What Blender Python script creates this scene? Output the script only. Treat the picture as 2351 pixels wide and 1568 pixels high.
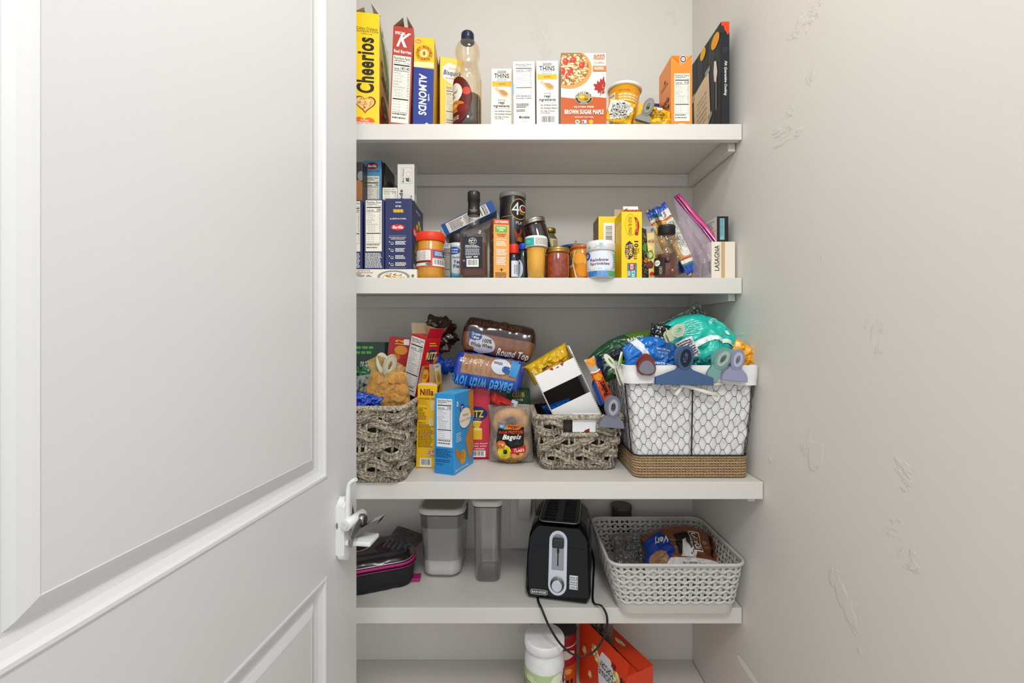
import bpy, bmesh, math, random
from mathutils import Vector, Matrix, Euler, noise
for o in list(bpy.data.objects): bpy.data.objects.remove(o)
sc = bpy.context.scene
COL = sc.collection
# ---------------------------------------------------------------- camera, world, lights, exposure
F = 960.0; CX = 1175.5; CY = 771.0; CZ = 1.30        # focal length and principal point in photo pixels, eye height in metres
cam = bpy.data.cameras.new('camera'); co = bpy.data.objects.new('camera', cam); COL.objects.link(co)
cam.sensor_width = 36; cam.lens = F/2351*36; cam.shift_y = -13/2351; cam.clip_start = .02
co.location = (0, 0, CZ); co.rotation_euler = (math.pi/2, 0, 0); sc.camera = co
vs = sc.view_settings; vs.view_transform = 'Standard'; vs.look = 'None'; vs.gamma = 1; vs.use_curve_mapping = False
vs.exposure = 0.0
w = bpy.data.worlds.new('world'); sc.world = w; w.use_nodes = True
bg = w.node_tree.nodes['Background']; bg.inputs[0].default_value = (.93, .965, 1, 1); bg.inputs[1].default_value = 1.04
def lamp(name, loc, size, power, col, rot=(0, 0, 0), shape='DISK', sy=None):
    l = bpy.data.lights.new(name, 'AREA'); l.shape = shape; l.size = size; l.energy = power; l.color = col
    if sy: l.size_y = sy
    o = bpy.data.objects.new(name, l); o.location = loc; o.rotation_euler = rot; COL.objects.link(o); return o
lamp('pantry_light', (.12, .48, 2.645), .26, 3.6, (1, .985, .96))
lamp('hall_light', (.10, -.32, 2.46), .34, 13, (1, .995, .98), (math.radians(38), 0, 0))
# ---------------------------------------------------------------- materials, keyed by a short text: '#rrggbb r=rough m=metal c=coat b=bump x=bump scale'
def lin(c): return c/12.92 if c <= .04045 else ((c+.055)/1.055)**2.4
def rgb(h): h = h.lstrip('#'); h = h if len(h) == 6 else ''.join(a+a for a in h); return tuple(lin(int(h[i:i+2], 16)/255) for i in (0, 2, 4)) + (1,)
MC = {}
def mat(key):
    if key in MC: return MC[key]
    t = key.split(); p = dict(k.split('=') for k in t[1:]); g = lambda k, d: float(p.get(k, d))
    m = bpy.data.materials.new('mat_'+str(len(MC))); m.use_nodes = True; nt = m.node_tree; N = nt.nodes; L = nt.links; out = N['Material Output']; b = N['Principled BSDF']
    MC[key] = m; c = rgb(t[0])
    b.inputs['Base Color'].default_value = c; b.inputs['Roughness'].default_value = g('r', .5); b.inputs['Metallic'].default_value = g('m', 0); b.inputs['Specular IOR Level'].default_value = g('s', .5 if len(t) > 1 else .28)
    b.inputs['Coat Weight'].default_value = g('c', 0); b.inputs['Coat Roughness'].default_value = .08
    if 'cl' in p:   # thin clear plastic or glass: a see-through tint with a glossy skin
        N.remove(b); tr = N.new('ShaderNodeBsdfTransparent'); gl = N.new('ShaderNodeBsdfPrincipled' if 'f' in p else 'ShaderNodeBsdfGlossy'); mx = N.new('ShaderNodeMixShader'); lw = N.new('ShaderNodeLayerWeight'); ma = N.new('ShaderNodeMath')
        tr.inputs[0].default_value = c; gl.inputs[0].default_value = rgb(p.get('f', 'f4f4f4')); gl.inputs['Roughness'].default_value = g('r', .08)
        lw.inputs[0].default_value = .25; ma.operation = 'MULTIPLY_ADD'; ma.inputs[1].default_value = .55; ma.inputs[2].default_value = g('cl', .1); ma.use_clamp = True
        L.new(lw.outputs['Facing'], ma.inputs[0]); L.new(ma.outputs[0], mx.inputs[0]); L.new(tr.outputs[0], mx.inputs[1]); L.new(gl.outputs[0], mx.inputs[2]); L.new(mx.outputs[0], out.inputs[0])
        if 'b' in p: bump(nt, gl, g('x', 40), g('b', 1))
        return m
    if 'v' in p:    # mottled colour between two tones
        tc = N.new('ShaderNodeTexCoord'); nz = N.new('ShaderNodeTexNoise'); cr = N.new('ShaderNodeValToRGB'); mp = N.new('ShaderNodeMapping')
        mp.inputs['Scale'].default_value = (1, 1, g('sz', 1)); nz.inputs['Scale'].default_value = g('vs', 60); nz.inputs['Detail'].default_value = 5; nz.inputs['Roughness'].default_value = .7
        cr.color_ramp.elements[0].color = c; cr.color_ramp.elements[1].color = rgb(p['v']); cr.color_ramp.elements[0].position = .5-g('vw', .15); cr.color_ramp.elements[1].position = .5+g('vw', .15)
        L.new(tc.outputs['Object'], mp.inputs[0]); L.new(mp.outputs[0], nz.inputs[0]); L.new(nz.outputs[0], cr.inputs[0]); L.new(cr.outputs[0], b.inputs['Base Color'])
    if 'b' in p: bump(nt, b, g('x', 40), g('b', 1))
    return m
def bump(nt, b, scale, strength, kind='noise'):
    N = nt.nodes; L = nt.links; tc = N.new('ShaderNodeTexCoord'); nz = N.new('ShaderNodeTexNoise'); bu = N.new('ShaderNodeBump')
    nz.inputs['Scale'].default_value = scale; nz.inputs['Detail'].default_value = 4; bu.inputs['Strength'].default_value = min(1, strength); bu.inputs['Distance'].default_value = .002*max(1, strength)
    L.new(tc.outputs['Object'], nz.inputs[0]); L.new(nz.outputs[0], bu.inputs['Height']); L.new(bu.outputs[0], b.inputs['Normal']); return bu
# ---------------------------------------------------------------- objects
def tag(o, label=None, cat=None, group=None, kind=None):
    for k, v in (('label', label), ('category', cat), ('group', group), ('kind', kind)):
        if v: o[k] = v
    return o
def empty(name, label, cat, loc, rot=(0, 0, 0), group=None):
    o = bpy.data.objects.new(name, None); o.empty_display_size = .03; COL.objects.link(o); o.location = loc; o.rotation_euler = rot
    return tag(o, label, cat, group)
def X(px, D): return (px-CX)/F*D
def Z(py, D): return CZ+(CY-py)/F*D
def W3(px, py, D): return Vector((X(px, D), D, Z(py, D)))
S1, S2, S3, S4, S5 = CZ+.557, CZ+.1524, CZ-.3525, CZ-.716, CZ-1.091
# ---------------------------------------------------------------- mesh builder
class M:
    def __init__(s): s.bm = bmesh.new(); s.k = []
    def mi(s, key):
        if key not in s.k: s.k.append(key)
        return s.k.index(key)
    def face(s, pts, key, sm=False):
        vs = [s.bm.verts.new(p) for p in pts]
        try: f = s.bm.faces.new(vs)
        except ValueError: return
        f.material_index = s.mi(key); f.smooth = sm; return f
    def box(s, x0, y0, z0, x1, y1, z1, key, bev=0, mx=None, keys=None, taper=None):
        g = bmesh.ops.create_cube(s.bm, size=1); V = g['verts']; i = s.mi(key); fs = {f for v in V for f in v.link_faces}
        for v in V:
            x = x0 if v.co.x < 0 else x1; y = y0 if v.co.y < 0 else y1; z = z0 if v.co.z < 0 else z1
            if taper and v.co.z > 0:
                cx, cy = (x0+x1)/2, (y0+y1)/2; x = cx+(x-cx)*taper[0]; y = cy+(y-cy)*taper[1]
            v.co = (x, y, z)
        for f in fs: f.material_index = i
        if bev:
            r = bmesh.ops.bevel(s.bm, geom=list({e for f in fs for e in f.edges}), offset=bev, segments=2, affect='EDGES', profile=.6)
            V = list({v for f in r['faces'] for v in f.verts} | {v for v in V if v.is_valid})
            for f in r['faces']: f.material_index = i
        if mx: bmesh.ops.transform(s.bm, matrix=mx, verts=V)
        return V
    def grid(s, fn, nu, nv, key, sm=True, closeu=False, flip=False):
        """a surface: fn(u,v) -> point, u and v in 0..1"""
        R = [[s.bm.verts.new(fn(i/nu, j/nv)) for i in range(nu + (0 if closeu else 1))] for j in range(nv+1)]; i0 = s.mi(key) if isinstance(key, str) else None
        for j in range(nv):
            for i in range(nu):
                a = R[j][i]; b = R[j][(i+1) % len(R[j])]; c = R[j+1][(i+1) % len(R[j])]; d = R[j+1][i]
                q = (d, c, b, a) if flip else (a, b, c, d)
                try: f = s.bm.faces.new(q)
                except ValueError: continue
                f.material_index = i0 if i0 is not None else s.mi(key((i+.5)/nu, (j+.5)/nv)); f.smooth = sm
    def lathe(s, prof, key, seg=32, c=(0, 0, 0), sq=0, cap=True, mx=None):
        """prof = [(r,z)] bottom to top; sq>0 turns the round section towards a rounded square"""
        rings = []
        for r, z in prof:
            ring = []
            for i in range(seg):
                a = 2*math.pi*i/seg; ca, sa = math.cos(a), math.sin(a)
                k = 1
                if sq: n = 2+sq; k = (abs(ca)**n+abs(sa)**n)**(-1/n)
                ring.append(s.bm.verts.new((c[0]+r*k*ca, c[1]+r*k*sa, c[2]+z)))
            rings.append(ring)
        for j in range(len(rings)-1):
            kk = key if isinstance(key, str) else key(j)
            for i in range(seg):
                f = s.bm.faces.new((rings[j][i], rings[j][(i+1) % seg], rings[j+1][(i+1) % seg], rings[j+1][i])); f.material_index = s.mi(kk); f.smooth = True
        if cap:
            for rg, kk, fl in ((rings[0], key if isinstance(key, str) else key(0), 1), (rings[-1], key if isinstance(key, str) else key(len(rings)-2), 0)):
                f = s.bm.faces.new(list(reversed(rg)) if fl else rg); f.material_index = s.mi(kk)
        if mx: bmesh.ops.transform(s.bm, matrix=mx, verts=[v for r in rings for v in r])
    def tube(s, pts, r, key, seg=6, closed=False, flat=1.0, up=None, sm=True):
        pts = [Vector(p) for p in pts]; n = len(pts); rings = []; prev = None
        for i, p in enumerate(pts):
            t = (pts[(i+1) % n]-pts[i-1]) if closed else (pts[min(i+1, n-1)]-pts[max(i-1, 0)])
            if t.length < 1e-9: t = Vector((0, 0, 1))
            t.normalize()
            if up is not None: a = Vector(up(i) if callable(up) else up)
            else: a = prev if prev is not None else (Vector((0, 0, 1)) if abs(t.z) < .9 else Vector((1, 0, 0)))
            a = a-t*a.dot(t)
            if a.length < 1e-6: a = t.orthogonal()
            a.normalize(); prev = a; b = t.cross(a); rr = r(i/(max(1, n-1))) if callable(r) else r
            rings.append([s.bm.verts.new(p+a*(rr*math.cos(2*math.pi*k/seg))+b*(rr*flat*math.sin(2*math.pi*k/seg))) for k in range(seg)])
        i0 = s.mi(key)
        for j in range(n if closed else n-1):
            A, B = rings[j], rings[(j+1) % n]
            for k in range(seg):
                f = s.bm.faces.new((A[k], A[(k+1) % seg], B[(k+1) % seg], B[k])); f.material_index = i0; f.smooth = sm
        if not closed:
            for rg in (list(reversed(rings[0])), rings[-1]): f = s.bm.faces.new(rg); f.material_index = i0
    def prism(s, poly, y0, y1, key, keyside=None, bev=0, mx=None):
        """a plate: poly in (x,z), thickness from y0 to y1"""
        a = [s.bm.verts.new((x, y0, z)) for x, z in poly]; b = [s.bm.verts.new((x, y1, z)) for x, z in poly]; n = len(poly); F_ = []
        ar = sum(poly[i][0]*poly[(i+1) % n][1]-poly[(i+1) % n][0]*poly[i][1] for i in range(n))
        if ar < 0: a.reverse(); b.reverse()
        f = s.bm.faces.new(a); f.material_index = s.mi(key); F_.append(f); f2 = s.bm.faces.new(list(reversed(b))); f2.material_index = s.mi(key); F_.append(f2)
        for i in range(n):
            q = s.bm.faces.new((a[(i+1) % n], a[i], b[i], b[(i+1) % n])); q.material_index = s.mi(keyside or key); F_.append(q)
        if bev:
            r = bmesh.ops.bevel(s.bm, geom=list(set(f.edges) | set(f2.edges)), offset=bev, segments=2, affect='EDGES'); V = {v for q in F_ if q.is_valid for v in q.verts} | {v for q in r['faces'] for v in q.verts}
        else: V = set(a+b)
        if mx: bmesh.ops.transform(s.bm, matrix=mx, verts=list(V))
    def build(s, name, parent=None, loc=(0, 0, 0), rot=(0, 0, 0), label=None, cat=None, group=None, kind=None):
        me = bpy.data.meshes.new(name); s.bm.to_mesh(me); s.bm.free()
        for k in s.k: me.materials.append(mat(k))
        o = bpy.data.objects.new(name, me); COL.objects.link(o); o.location = loc; o.rotation_euler = rot
        if parent: o.parent = parent
        return tag(o, label, cat, group, kind)
# ---------------------------------------------------------------- printed graphics
TX = {}
def glyphs(txt, bold=0, sh=0):
    k = (txt, bold, sh)
    if k not in TX:
        cu = bpy.data.curves.new('t', 'FONT'); cu.body = txt; cu.resolution_u = 4 if len(txt) < 10 else 2; cu.offset = bold*.02; cu.shear = sh; cu.space_character = 1+bold*.06
        o = bpy.data.objects.new('t', cu); COL.objects.link(o); dg = bpy.context.evaluated_depsgraph_get(); me = o.evaluated_get(dg).to_mesh()
        V = [(v.co.x, v.co.y) for v in me.vertices]; P = [tuple(p.vertices) for p in me.polygons]; o.evaluated_get(dg).to_mesh_clear()
        bpy.data.objects.remove(o); bpy.data.curves.remove(cu)
        if V:
            x0 = min(v[0] for v in V); x1 = max(v[0] for v in V); y0 = min(v[1] for v in V); y1 = max(v[1] for v in V)
            V = [((x-x0)/(x1-x0+1e-9), (y-y0)/(y1-y0+1e-9)) for x, y in V]
        TX[k] = (V, P)
    return TX[k]
RN = random.Random(7)
class G:
    """graphics on one face; x to the right and y DOWN, both 0..1"""
    def __init__(s): s.it = []; s.l = 1
    def P(s, pts, c, same=False):
        if not same: s.l += 1
        s.it.append(([(x, 1-y) for x, y in pts], [tuple(range(len(pts)))], c, s.l)); return s
    def R(s, x0, y0, x1, y1, c, same=False): return s.P([(x0, y1), (x1, y1), (x1, y0), (x0, y0)], c, same)
    def E(s, cx, cy, rx, ry, c, n=24, rot=0, same=False):
        cr, sr = math.cos(rot), math.sin(rot)
        return s.P([(cx+rx*math.cos(2*math.pi*i/n)*cr-rx*math.sin(2*math.pi*i/n)*sr, cy-(ry*math.cos(2*math.pi*i/n)*sr+ry*math.sin(2*math.pi*i/n)*cr)) for i in range(n)], c, same)
    def T(s, txt, x0, y0, x1, y1, c, rot=0, bold=0, sh=0, same=False):
        V, Pg = glyphs(txt, bold, sh)
        if not same: s.l += 1
        o = []
        for a, b in V:
            if rot == 90: a, b = 1-b, a
            elif rot == -90: a, b = b, 1-a
            elif rot == 180: a, b = 1-a, 1-b
            o.append((x0+a*(x1-x0), 1-y1+b*(y1-y0)))
        s.it.append((o, Pg, c, s.l)); return s
    def TR(s, txt, cx, cy, w, h, c, ang, bold=0, sh=0, asp=1):
        """turned text: w and h in face units, asp = face width / face height"""
        V, Pg = glyphs(txt, bold, sh); s.l += 1; ca, sa = math.cos(ang), math.sin(ang); o = []
        for a, b in V:
            px = (a-.5)*w*asp; py = (b-.5)*h; o.append((cx+(px*ca-py*sa)/asp, 1-cy+(px*sa+py*ca)))
        s.it.append((o, Pg, c, s.l)); return s
    def ARC(s, txt, cx, cy, rx, ry, a0, a1, h, c, bold=1, flip=False):
        s.l += 1; n = len(txt)
        for i, ch in enumerate(txt):
            if ch == ' ': continue
            a = math.radians(a0+(a1-a0)*i/max(1, n-1)); V, Pg = glyphs(ch, bold); wd = h*.62*rx/ry
            t = a-math.pi/2 if not flip else a+math.pi/2
            o = []
            for p, q in V:
                px = (p-.5)*wd/rx; py = (q-.5)*h/ry; o.append((cx+rx*(math.cos(a)+px*math.cos(t)-py*math.sin(t)), 1-cy+ry*(math.sin(a)+px*math.sin(t)+py*math.cos(t))))
            s.it.append((o, Pg, c, s.l))
        return s
    def L(s, x0, y0, x1, y1, n, c, fill=.5, vert=False, just=0.25):
        """n lines of print too small to read"""
        s.l += 1
        for i in range(n):
            a = y0+(y1-y0)*i/n; b = a+(y1-y0)/n*fill; x = x0; e = x1-RN.random()*just*(x1-x0)
            if vert: a = x0+(x1-x0)*i/n; b = a+(x1-x0)/n*fill; x = y0; e = y1-RN.random()*just*(y1-y0)
            st = ((y1-y0) if vert else (x1-x0))
            while x < e-st*.02:
                wd = min(e-x, st*(.05+.13*RN.random()))
                s.R(*((a, x, b, x+wd) if vert else (x, a, x+wd, b)), c, True); x += wd+st*.025
        return s
    def B(s, x0, y0, x1, y1, vert=False, bgc='#f4f2ec'):
        s.R(x0, y0, x1, y1, bgc); s.l += 1; mx, my = (x1-x0)*.1, (y1-y0)*.1; n = 18
        for i in range(n):
            if vert: a = y0+my+(y1-y0-2*my)*i/n; s.R(x0+mx, a, x1-2*mx, a+(y1-y0-2*my)/n*(.3+.45*RN.random()), '#1c1a1a', True)
            else: a = x0+mx+(x1-x0-2*mx)*i/n; s.R(a, y0+my, a+(x1-x0-2*mx)/n*(.3+.45*RN.random()), y1-2*my, '#1c1a1a', True)
        return s
    def N(s, x0, y0, x1, y1, cal='120', bgc='#eee8da', rows=9, split=0):
        """a nutrition panel"""
        w, h = x1-x0, y1-y0; k = '#191614'; kk = '#5e564c'; s.R(x0, y0, x1, y1, bgc); q = lambda a, b: (x0+w*a, y0+h*b)
        def t(tx, a, b, c, d, bold=0, same=True): s.T(tx, *q(a, b), *q(c, d), k, bold=bold, same=same)
        t('Nutrition Facts', .05, .015, .95, .062, 1, False); s.L(*q(.06, .072), *q(.8, .09), 1, k, .7); t('Serving size', .05, .098, .42, .118, 1); t('2 oz (56g)', .6, .098, .95, .118, 1)
        s.R(*q(.05, .13), *q(.95, .15), k, True); t('Calories', .05, .172, .5-.14*split, .212, 1)
        for i in range(1+split): t(cal, .68-.25*split+.29*i, .162, .95-.29*split*(1-i), .212, 1)
        s.R(*q(.05, .222), *q(.95, .23), k, True)
        nm = ['Total Fat 1g', 'Saturated Fat 0g', 'Trans Fat 0g', 'Cholesterol 0mg', 'Sodium 0mg', 'Total Carbohydrate 41g', 'Dietary Fiber 3g', 'Total Sugars 1g', 'Added Sugars 0g', 'Protein 7g']; r0 = .25
        for i in range(rows):
            a = r0+i*.042; nx = nm[i % 10]; ind = .05+.05*(i % 10 in (1, 2, 6, 7))+.08*(i % 10 == 8); t(nx, ind, a, ind+.031*len(nx), a+.022, 1 if ind < .06 else 0)
            t(['1%', '0%', '8%', '15%'][i % 4], .84, a, .95, a+.02, 1); s.R(*q(.05, a+.03), *q(.95, a+.032), k, True)
        b = r0+rows*.042+.01; s.R(*q(.05, b), *q(.95, b+.018), k, True)
        for i in range(4): t(['Vitamin D 0mcg', 'Calcium 20mg', 'Iron 2mg', 'Potassium 170mg'][i], .05, b+.035+i*.042, .5, b+.055+i*.042); t('0%', .86, b+.035+i*.042, .95, b+.055+i*.042)
        s.R(*q(.05, b+.2), *q(.95, b+.206), k, True); s.L(*q(.05, b+.22), *q(.95, .97), max(2, int((.75-b)*24)), kk, .4)
        return s
def emit(m, g, S, cuts=(0, 0), eps=.00003, off=.0002, sm=False):
    for V, Pg, c, l in g.it:
        out = [(ax, sg) for ax in (0, 1) for sg in (0, 1) if any((v[ax] < -1e-6) if sg == 0 else (v[ax] > 1+1e-6) for v in V)]
        if cuts == (0, 0) and not out:
            vs = [m.bm.verts.new(S(u, v, off+l*eps)) for u, v in V]; i = m.mi(c)
            for p in Pg:
                try: f = m.bm.faces.new([vs[k] for k in p]); f.material_index = i
                except ValueError: pass
            continue
        b = bmesh.new(); vs = [b.verts.new((u, v, 0)) for u, v in V]
        for p in Pg:
            try: b.faces.new([vs[k] for k in p])
            except ValueError: pass
        for ax, sg in out:
            pc = [0, 0, 0]; pc[ax] = sg; pn = [0, 0, 0]; pn[ax] = 1 if sg else -1
            bmesh.ops.bisect_plane(b, geom=b.verts[:]+b.edges[:]+b.faces[:], plane_co=pc, plane_no=pn, clear_outer=True)
        for ax, n in ((0, cuts[0]), (1, cuts[1])):
            lo = min(v[ax] for v in V); hi = max(v[ax] for v in V)
            for k in range(1, n):
                if lo < k/n < hi:
                    bmesh.ops.bisect_plane(b, geom=b.verts[:]+b.edges[:]+b.faces[:], plane_co=((k/n, 0, 0) if ax == 0 else (0, k/n, 0)), plane_no=((1, 0, 0) if ax == 0 else (0, 1, 0)))
        i = m.mi(c); mp = {}
        for v in b.verts: mp[v] = m.bm.verts.new(S(v.co.x, v.co.y, off+l*eps))
        for f in b.faces:
            try: q = m.bm.faces.new([mp[v] for v in f.verts]); q.material_index = i; q.smooth = sm
            except ValueError: pass
        b.free()
def plane(o, U, V):
    o, U, V = Vector(o), Vector(U), Vector(V); n = U.cross(V).normalized()
    return lambda u, v, off: o+U*u+V*v+n*off
def cyl(R, z0, z1, arc=math.pi*.95, a0=0):
    """wrap on a round pot; R = radius or function of z; seen from the front, u runs left to right"""
    def S(u, v, off):
        z = z0+v*(z1-z0); r = (R(z) if callable(R) else R)+off+.0002; a = a0+(u-.5)*arc; return Vector((r*math.sin(a), -r*math.cos(a), z))
    return S
# ---------------------------------------------------------------- cartons
def foot(pxa, D, side, pxb, rot):
    """front corner seen at pxa and depth D; returns anchor xy and the width that reaches pxb"""
    ax, ay = X(pxa, D), D; c, s = math.cos(rot), math.sin(rot); k = (pxb-CX)/F
    return ax, ay, ((k*ay-ax) if side == 'l' else (ax-k*ay))/(c-k*s)
def carton(name, label, cat, pxl, pxr, top, D, base, depth, col, front=None, right=None, left=None, topc=None, rot=0, lean=0, anchor='l', group=None, H=None, bev=.0012, flaps=None, ins='#b9a98c', rightc=None, leftc=None, topg=None):
    rot = math.radians(rot); ax, ay, Wd = foot(pxl if anchor == 'l' else pxr, D, anchor, pxr if anchor == 'l' else pxl, rot)
    H = H or Z(top, D)-base
    if anchor == 'r': ax -= Wd*math.cos(rot); ay -= Wd*math.sin(rot)
    c, s = math.cos(rot), math.sin(rot)
    cx = ax+Wd/2*c-depth/2*s; cy = ay+Wd/2*s+depth/2*c
    ln = math.radians(lean)
    loc = (cx, cy, base+.0004+abs(math.sin(ln))*Wd/2); rt = Euler((0, ln, rot)) if False else (Matrix.Rotation(rot, 3, 'Z') @ Matrix.Rotation(ln, 3, 'Y')).to_euler()
    root = empty(name, label, cat, loc, rt, group) if flaps else None
    m = M(); x, y = Wd/2, depth/2
    m.box(-x, -y, 0, x, y, H, col, bev)
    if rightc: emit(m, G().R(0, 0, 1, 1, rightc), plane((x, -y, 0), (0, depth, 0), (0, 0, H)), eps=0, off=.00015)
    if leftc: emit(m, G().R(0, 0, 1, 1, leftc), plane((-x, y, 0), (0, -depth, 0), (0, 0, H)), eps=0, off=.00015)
    if topc: emit(m, G().R(0.01, 0.01, .99, .99, topc), plane((-x, -y, H), (Wd, 0, 0), (0, depth, 0)), eps=0, off=.00015)
    if front: emit(m, front, plane((-x, -y, 0), (Wd, 0, 0), (0, 0, H)))
    if right: emit(m, right, plane((x, -y, 0), (0, depth, 0), (0, 0, H)))
    if left: emit(m, left, plane((-x, y, 0), (0, -depth, 0), (0, 0, H)))
    if topg: emit(m, topg, plane((-x, -y, H), (Wd, 0, 0), (0, depth, 0)))
    if not flaps: return m.build(name, None, loc, rt, label, cat, group)
    m.build('box_body', root)
    for fl in flaps:   # (edge, length, angle from upright in degrees (+ = inwards), colour outside, graphics)
        e, ln_, a, fc = fl[:4]; a = math.radians(a); f = M(); t = .0006
        Wf = Wd if e in 'fb' else depth
        f.box(-Wf/2+.0005, -t, 0, Wf/2-.0005, 0, ln_, fc); f.box(-Wf/2+.0005, 0, 0, Wf/2-.0005, t, ln_, ins)
        if len(fl) > 4: emit(f, fl[4], plane((-Wf/2, -t, 0), (Wf, 0, 0), (0, 0, ln_)))
        ang = {'f': 0, 'r': math.pi/2, 'b': math.pi, 'l': -math.pi/2}[e]
        l = {'f': (0, -y+.001, H), 'r': (x-.001, 0, H), 'b': (0, y-.001, H), 'l': (-x+.001, 0, H)}[e]
        f.build('flap', root, l, (Matrix.Rotation(ang, 3, 'Z') @ Matrix.Rotation(-a, 3, 'X')).to_euler())
    return root
# ---------------------------------------------------------------- the setting
XR = .607; YB = 1.408; XL = -1.05
WALL = '#d9d5ce r=.85 b=.25 x=300'
PAINT = '#dedbd5 r=.45 b=.04 x=500'
def wallmat():
    m = bpy.data.materials.new('mat_wall'); m.use_nodes = True; nt = m.node_tree; N = nt.nodes; L = nt.links; b = N['Principled BSDF']
    b.inputs['Base Color'].default_value = rgb('#dcd8d1'); b.inputs['Roughness'].default_value = .75
    tc = N.new('ShaderNodeTexCoord'); n1 = N.new('ShaderNodeTexNoise'); n1.inputs['Scale'].default_value = 5; n1.inputs['Detail'].default_value = 9; n1.inputs['Roughness'].default_value = .62; n1.inputs['Distortion'].default_value = .6
    r1 = N.new('ShaderNodeValToRGB'); r1.color_ramp.elements[0].position = .625; r1.color_ramp.elements[1].position = .655     # skip-trowel ridges
    n2 = N.new('ShaderNodeTexNoise'); n2.inputs['Scale'].default_value = 350
    n3 = N.new('ShaderNodeTexNoise'); n3.inputs['Scale'].default_value = 7; n3.inputs['Detail'].default_value = 2
    a = N.new('ShaderNodeMath'); a.operation = 'MULTIPLY_ADD'; a.inputs[1].default_value = .10; c = N.new('ShaderNodeMath'); c.operation = 'MULTIPLY_ADD'; c.inputs[1].default_value = .8
    bu = N.new('ShaderNodeBump'); bu.inputs['Strength'].default_value = .45; bu.inputs['Distance'].default_value = .0022
    for n in (n1, n2, n3): L.new(tc.outputs['Object'], n.inputs[0])
    L.new(n1.outputs[0], r1.inputs[0]); L.new(n2.outputs[0], a.inputs[0]); L.new(r1.outputs[0], a.inputs[2]); L.new(n3.outputs[0], c.inputs[0]); L.new(a.outputs[0], c.inputs[2])
    L.new(c.outputs[0], bu.inputs['Height']); L.new(bu.outputs[0], b.inputs['Normal']); return m
MC['WALL'] = wallmat()
def slab(name, a, b, key='WALL', kind='structure', **k):
    m = M(); m.box(*a, *b, key); return m.build(name, kind=kind, **k)
HC = 2.70
slab('floor', (XL-.1, -2.2, -.05), (XR+.1, YB+.1, 0), '#cfc5ba r=.5 v=bcb0a2 vs=12 sz=1')
slab('wall_back', (XL-.1, YB, 0), (XR+.1, YB+.1, HC))
slab('wall_right', (XR, -.62, 0), (XR+.1, YB, HC))
slab('wall_left', (XL-.1, .25, 0), (XL, YB, HC))
slab('ceiling', (XL-.1, .05, HC), (XR+.1, YB+.1, HC+.08), '#e6e3de r=.8')
SH = '#dad7d1 r=.42 b=.06 x=420 c=.15'
def shelf(n, z, yf, what):
    root = empty('shelf', what, 'shelf', (0, yf, z), group='white pantry shelves')
    m = M(); m.box(XL+.001, .019, -.019, XR-.0025, YB-yf-.001, 0, SH, .0006); m.build('shelf_board', root)
    m = M(); m.box(XL+.001, 0, -.041, XR-.0025, .019, .0005, SH, .0012); m.build('front_edging', root)
    for nm, a, b in (('back_cleat', (XL+.001, YB-yf-.020, -.0585), (XR-.0025, YB-yf-.001, -.0195)), ('side_cleat', (XR-.0225, .03, -.0585), (XR-.0035, YB-yf-.021, -.0195))):
        m = M(); m.box(*a, *b, SH, .0015); m.build(nm, root)
    if n in (3, 4):     # centre bracket below: a wall plate with clipped corners and a standing leg
        x = X(1200, YB); h = (.357 if n == 3 else .345); m = M(); yb = YB-yf
        m.prism([(x-.042, -.06), (x+.042, -.06), (x+.042, -h+.02), (x+.022, -h), (x-.022, -h), (x-.042, -h+.02)], yb-.012, yb-.001, SH, bev=.001); m.build('bracket_plate', root)
        m = M(); q = [(-.20, -.02), (0, -.02), (0, -.25), (-.035, -.25), (-.20, -.06)]
        m.prism([(yy+yb-.013, zz) for yy, zz in q], -.019, .019, SH, bev=.001, mx=Matrix.Translation((x+.003, 0, 0)) @ Matrix.Rotation(math.pi/2, 4, 'Z')); m.build('bracket_arm', root)
    return root
shelf(1, S1, 1.10, 'top white shelf holding cereal cartons and the syrup bottle')
shelf(2, S2, 1.10, 'second white shelf from the top, crowded with jars and small cartons')
shelf(3, S3, 1.007, 'deep white shelf carrying the woven baskets and bread')
shelf(4, S4, 1.10, 'white shelf carrying the black toaster, chipped at its front edge')
shelf(5, S5, 1.10, 'lowest white shelf, under the toaster, holding popcorn box')
g0 = M()     # white gouge low on the right wall
def wp(px, py): D = XR*F/(px-CX); return Vector((XR-.0006, D, Z(py, D)))
A_ = [wp(*q) for q in ((1693, 1505), (1697, 1504), (1712, 1522), (1728, 1545), (1745, 1572), (1757, 1592), (1748, 1592), (1735, 1574), (1718, 1550), (1704, 1530), (1695, 1514))]
g0.face(A_, '#f1eee8 r=.8'); g0.build('paint_gouge', bpy.data.objects['wall_right'])
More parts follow.
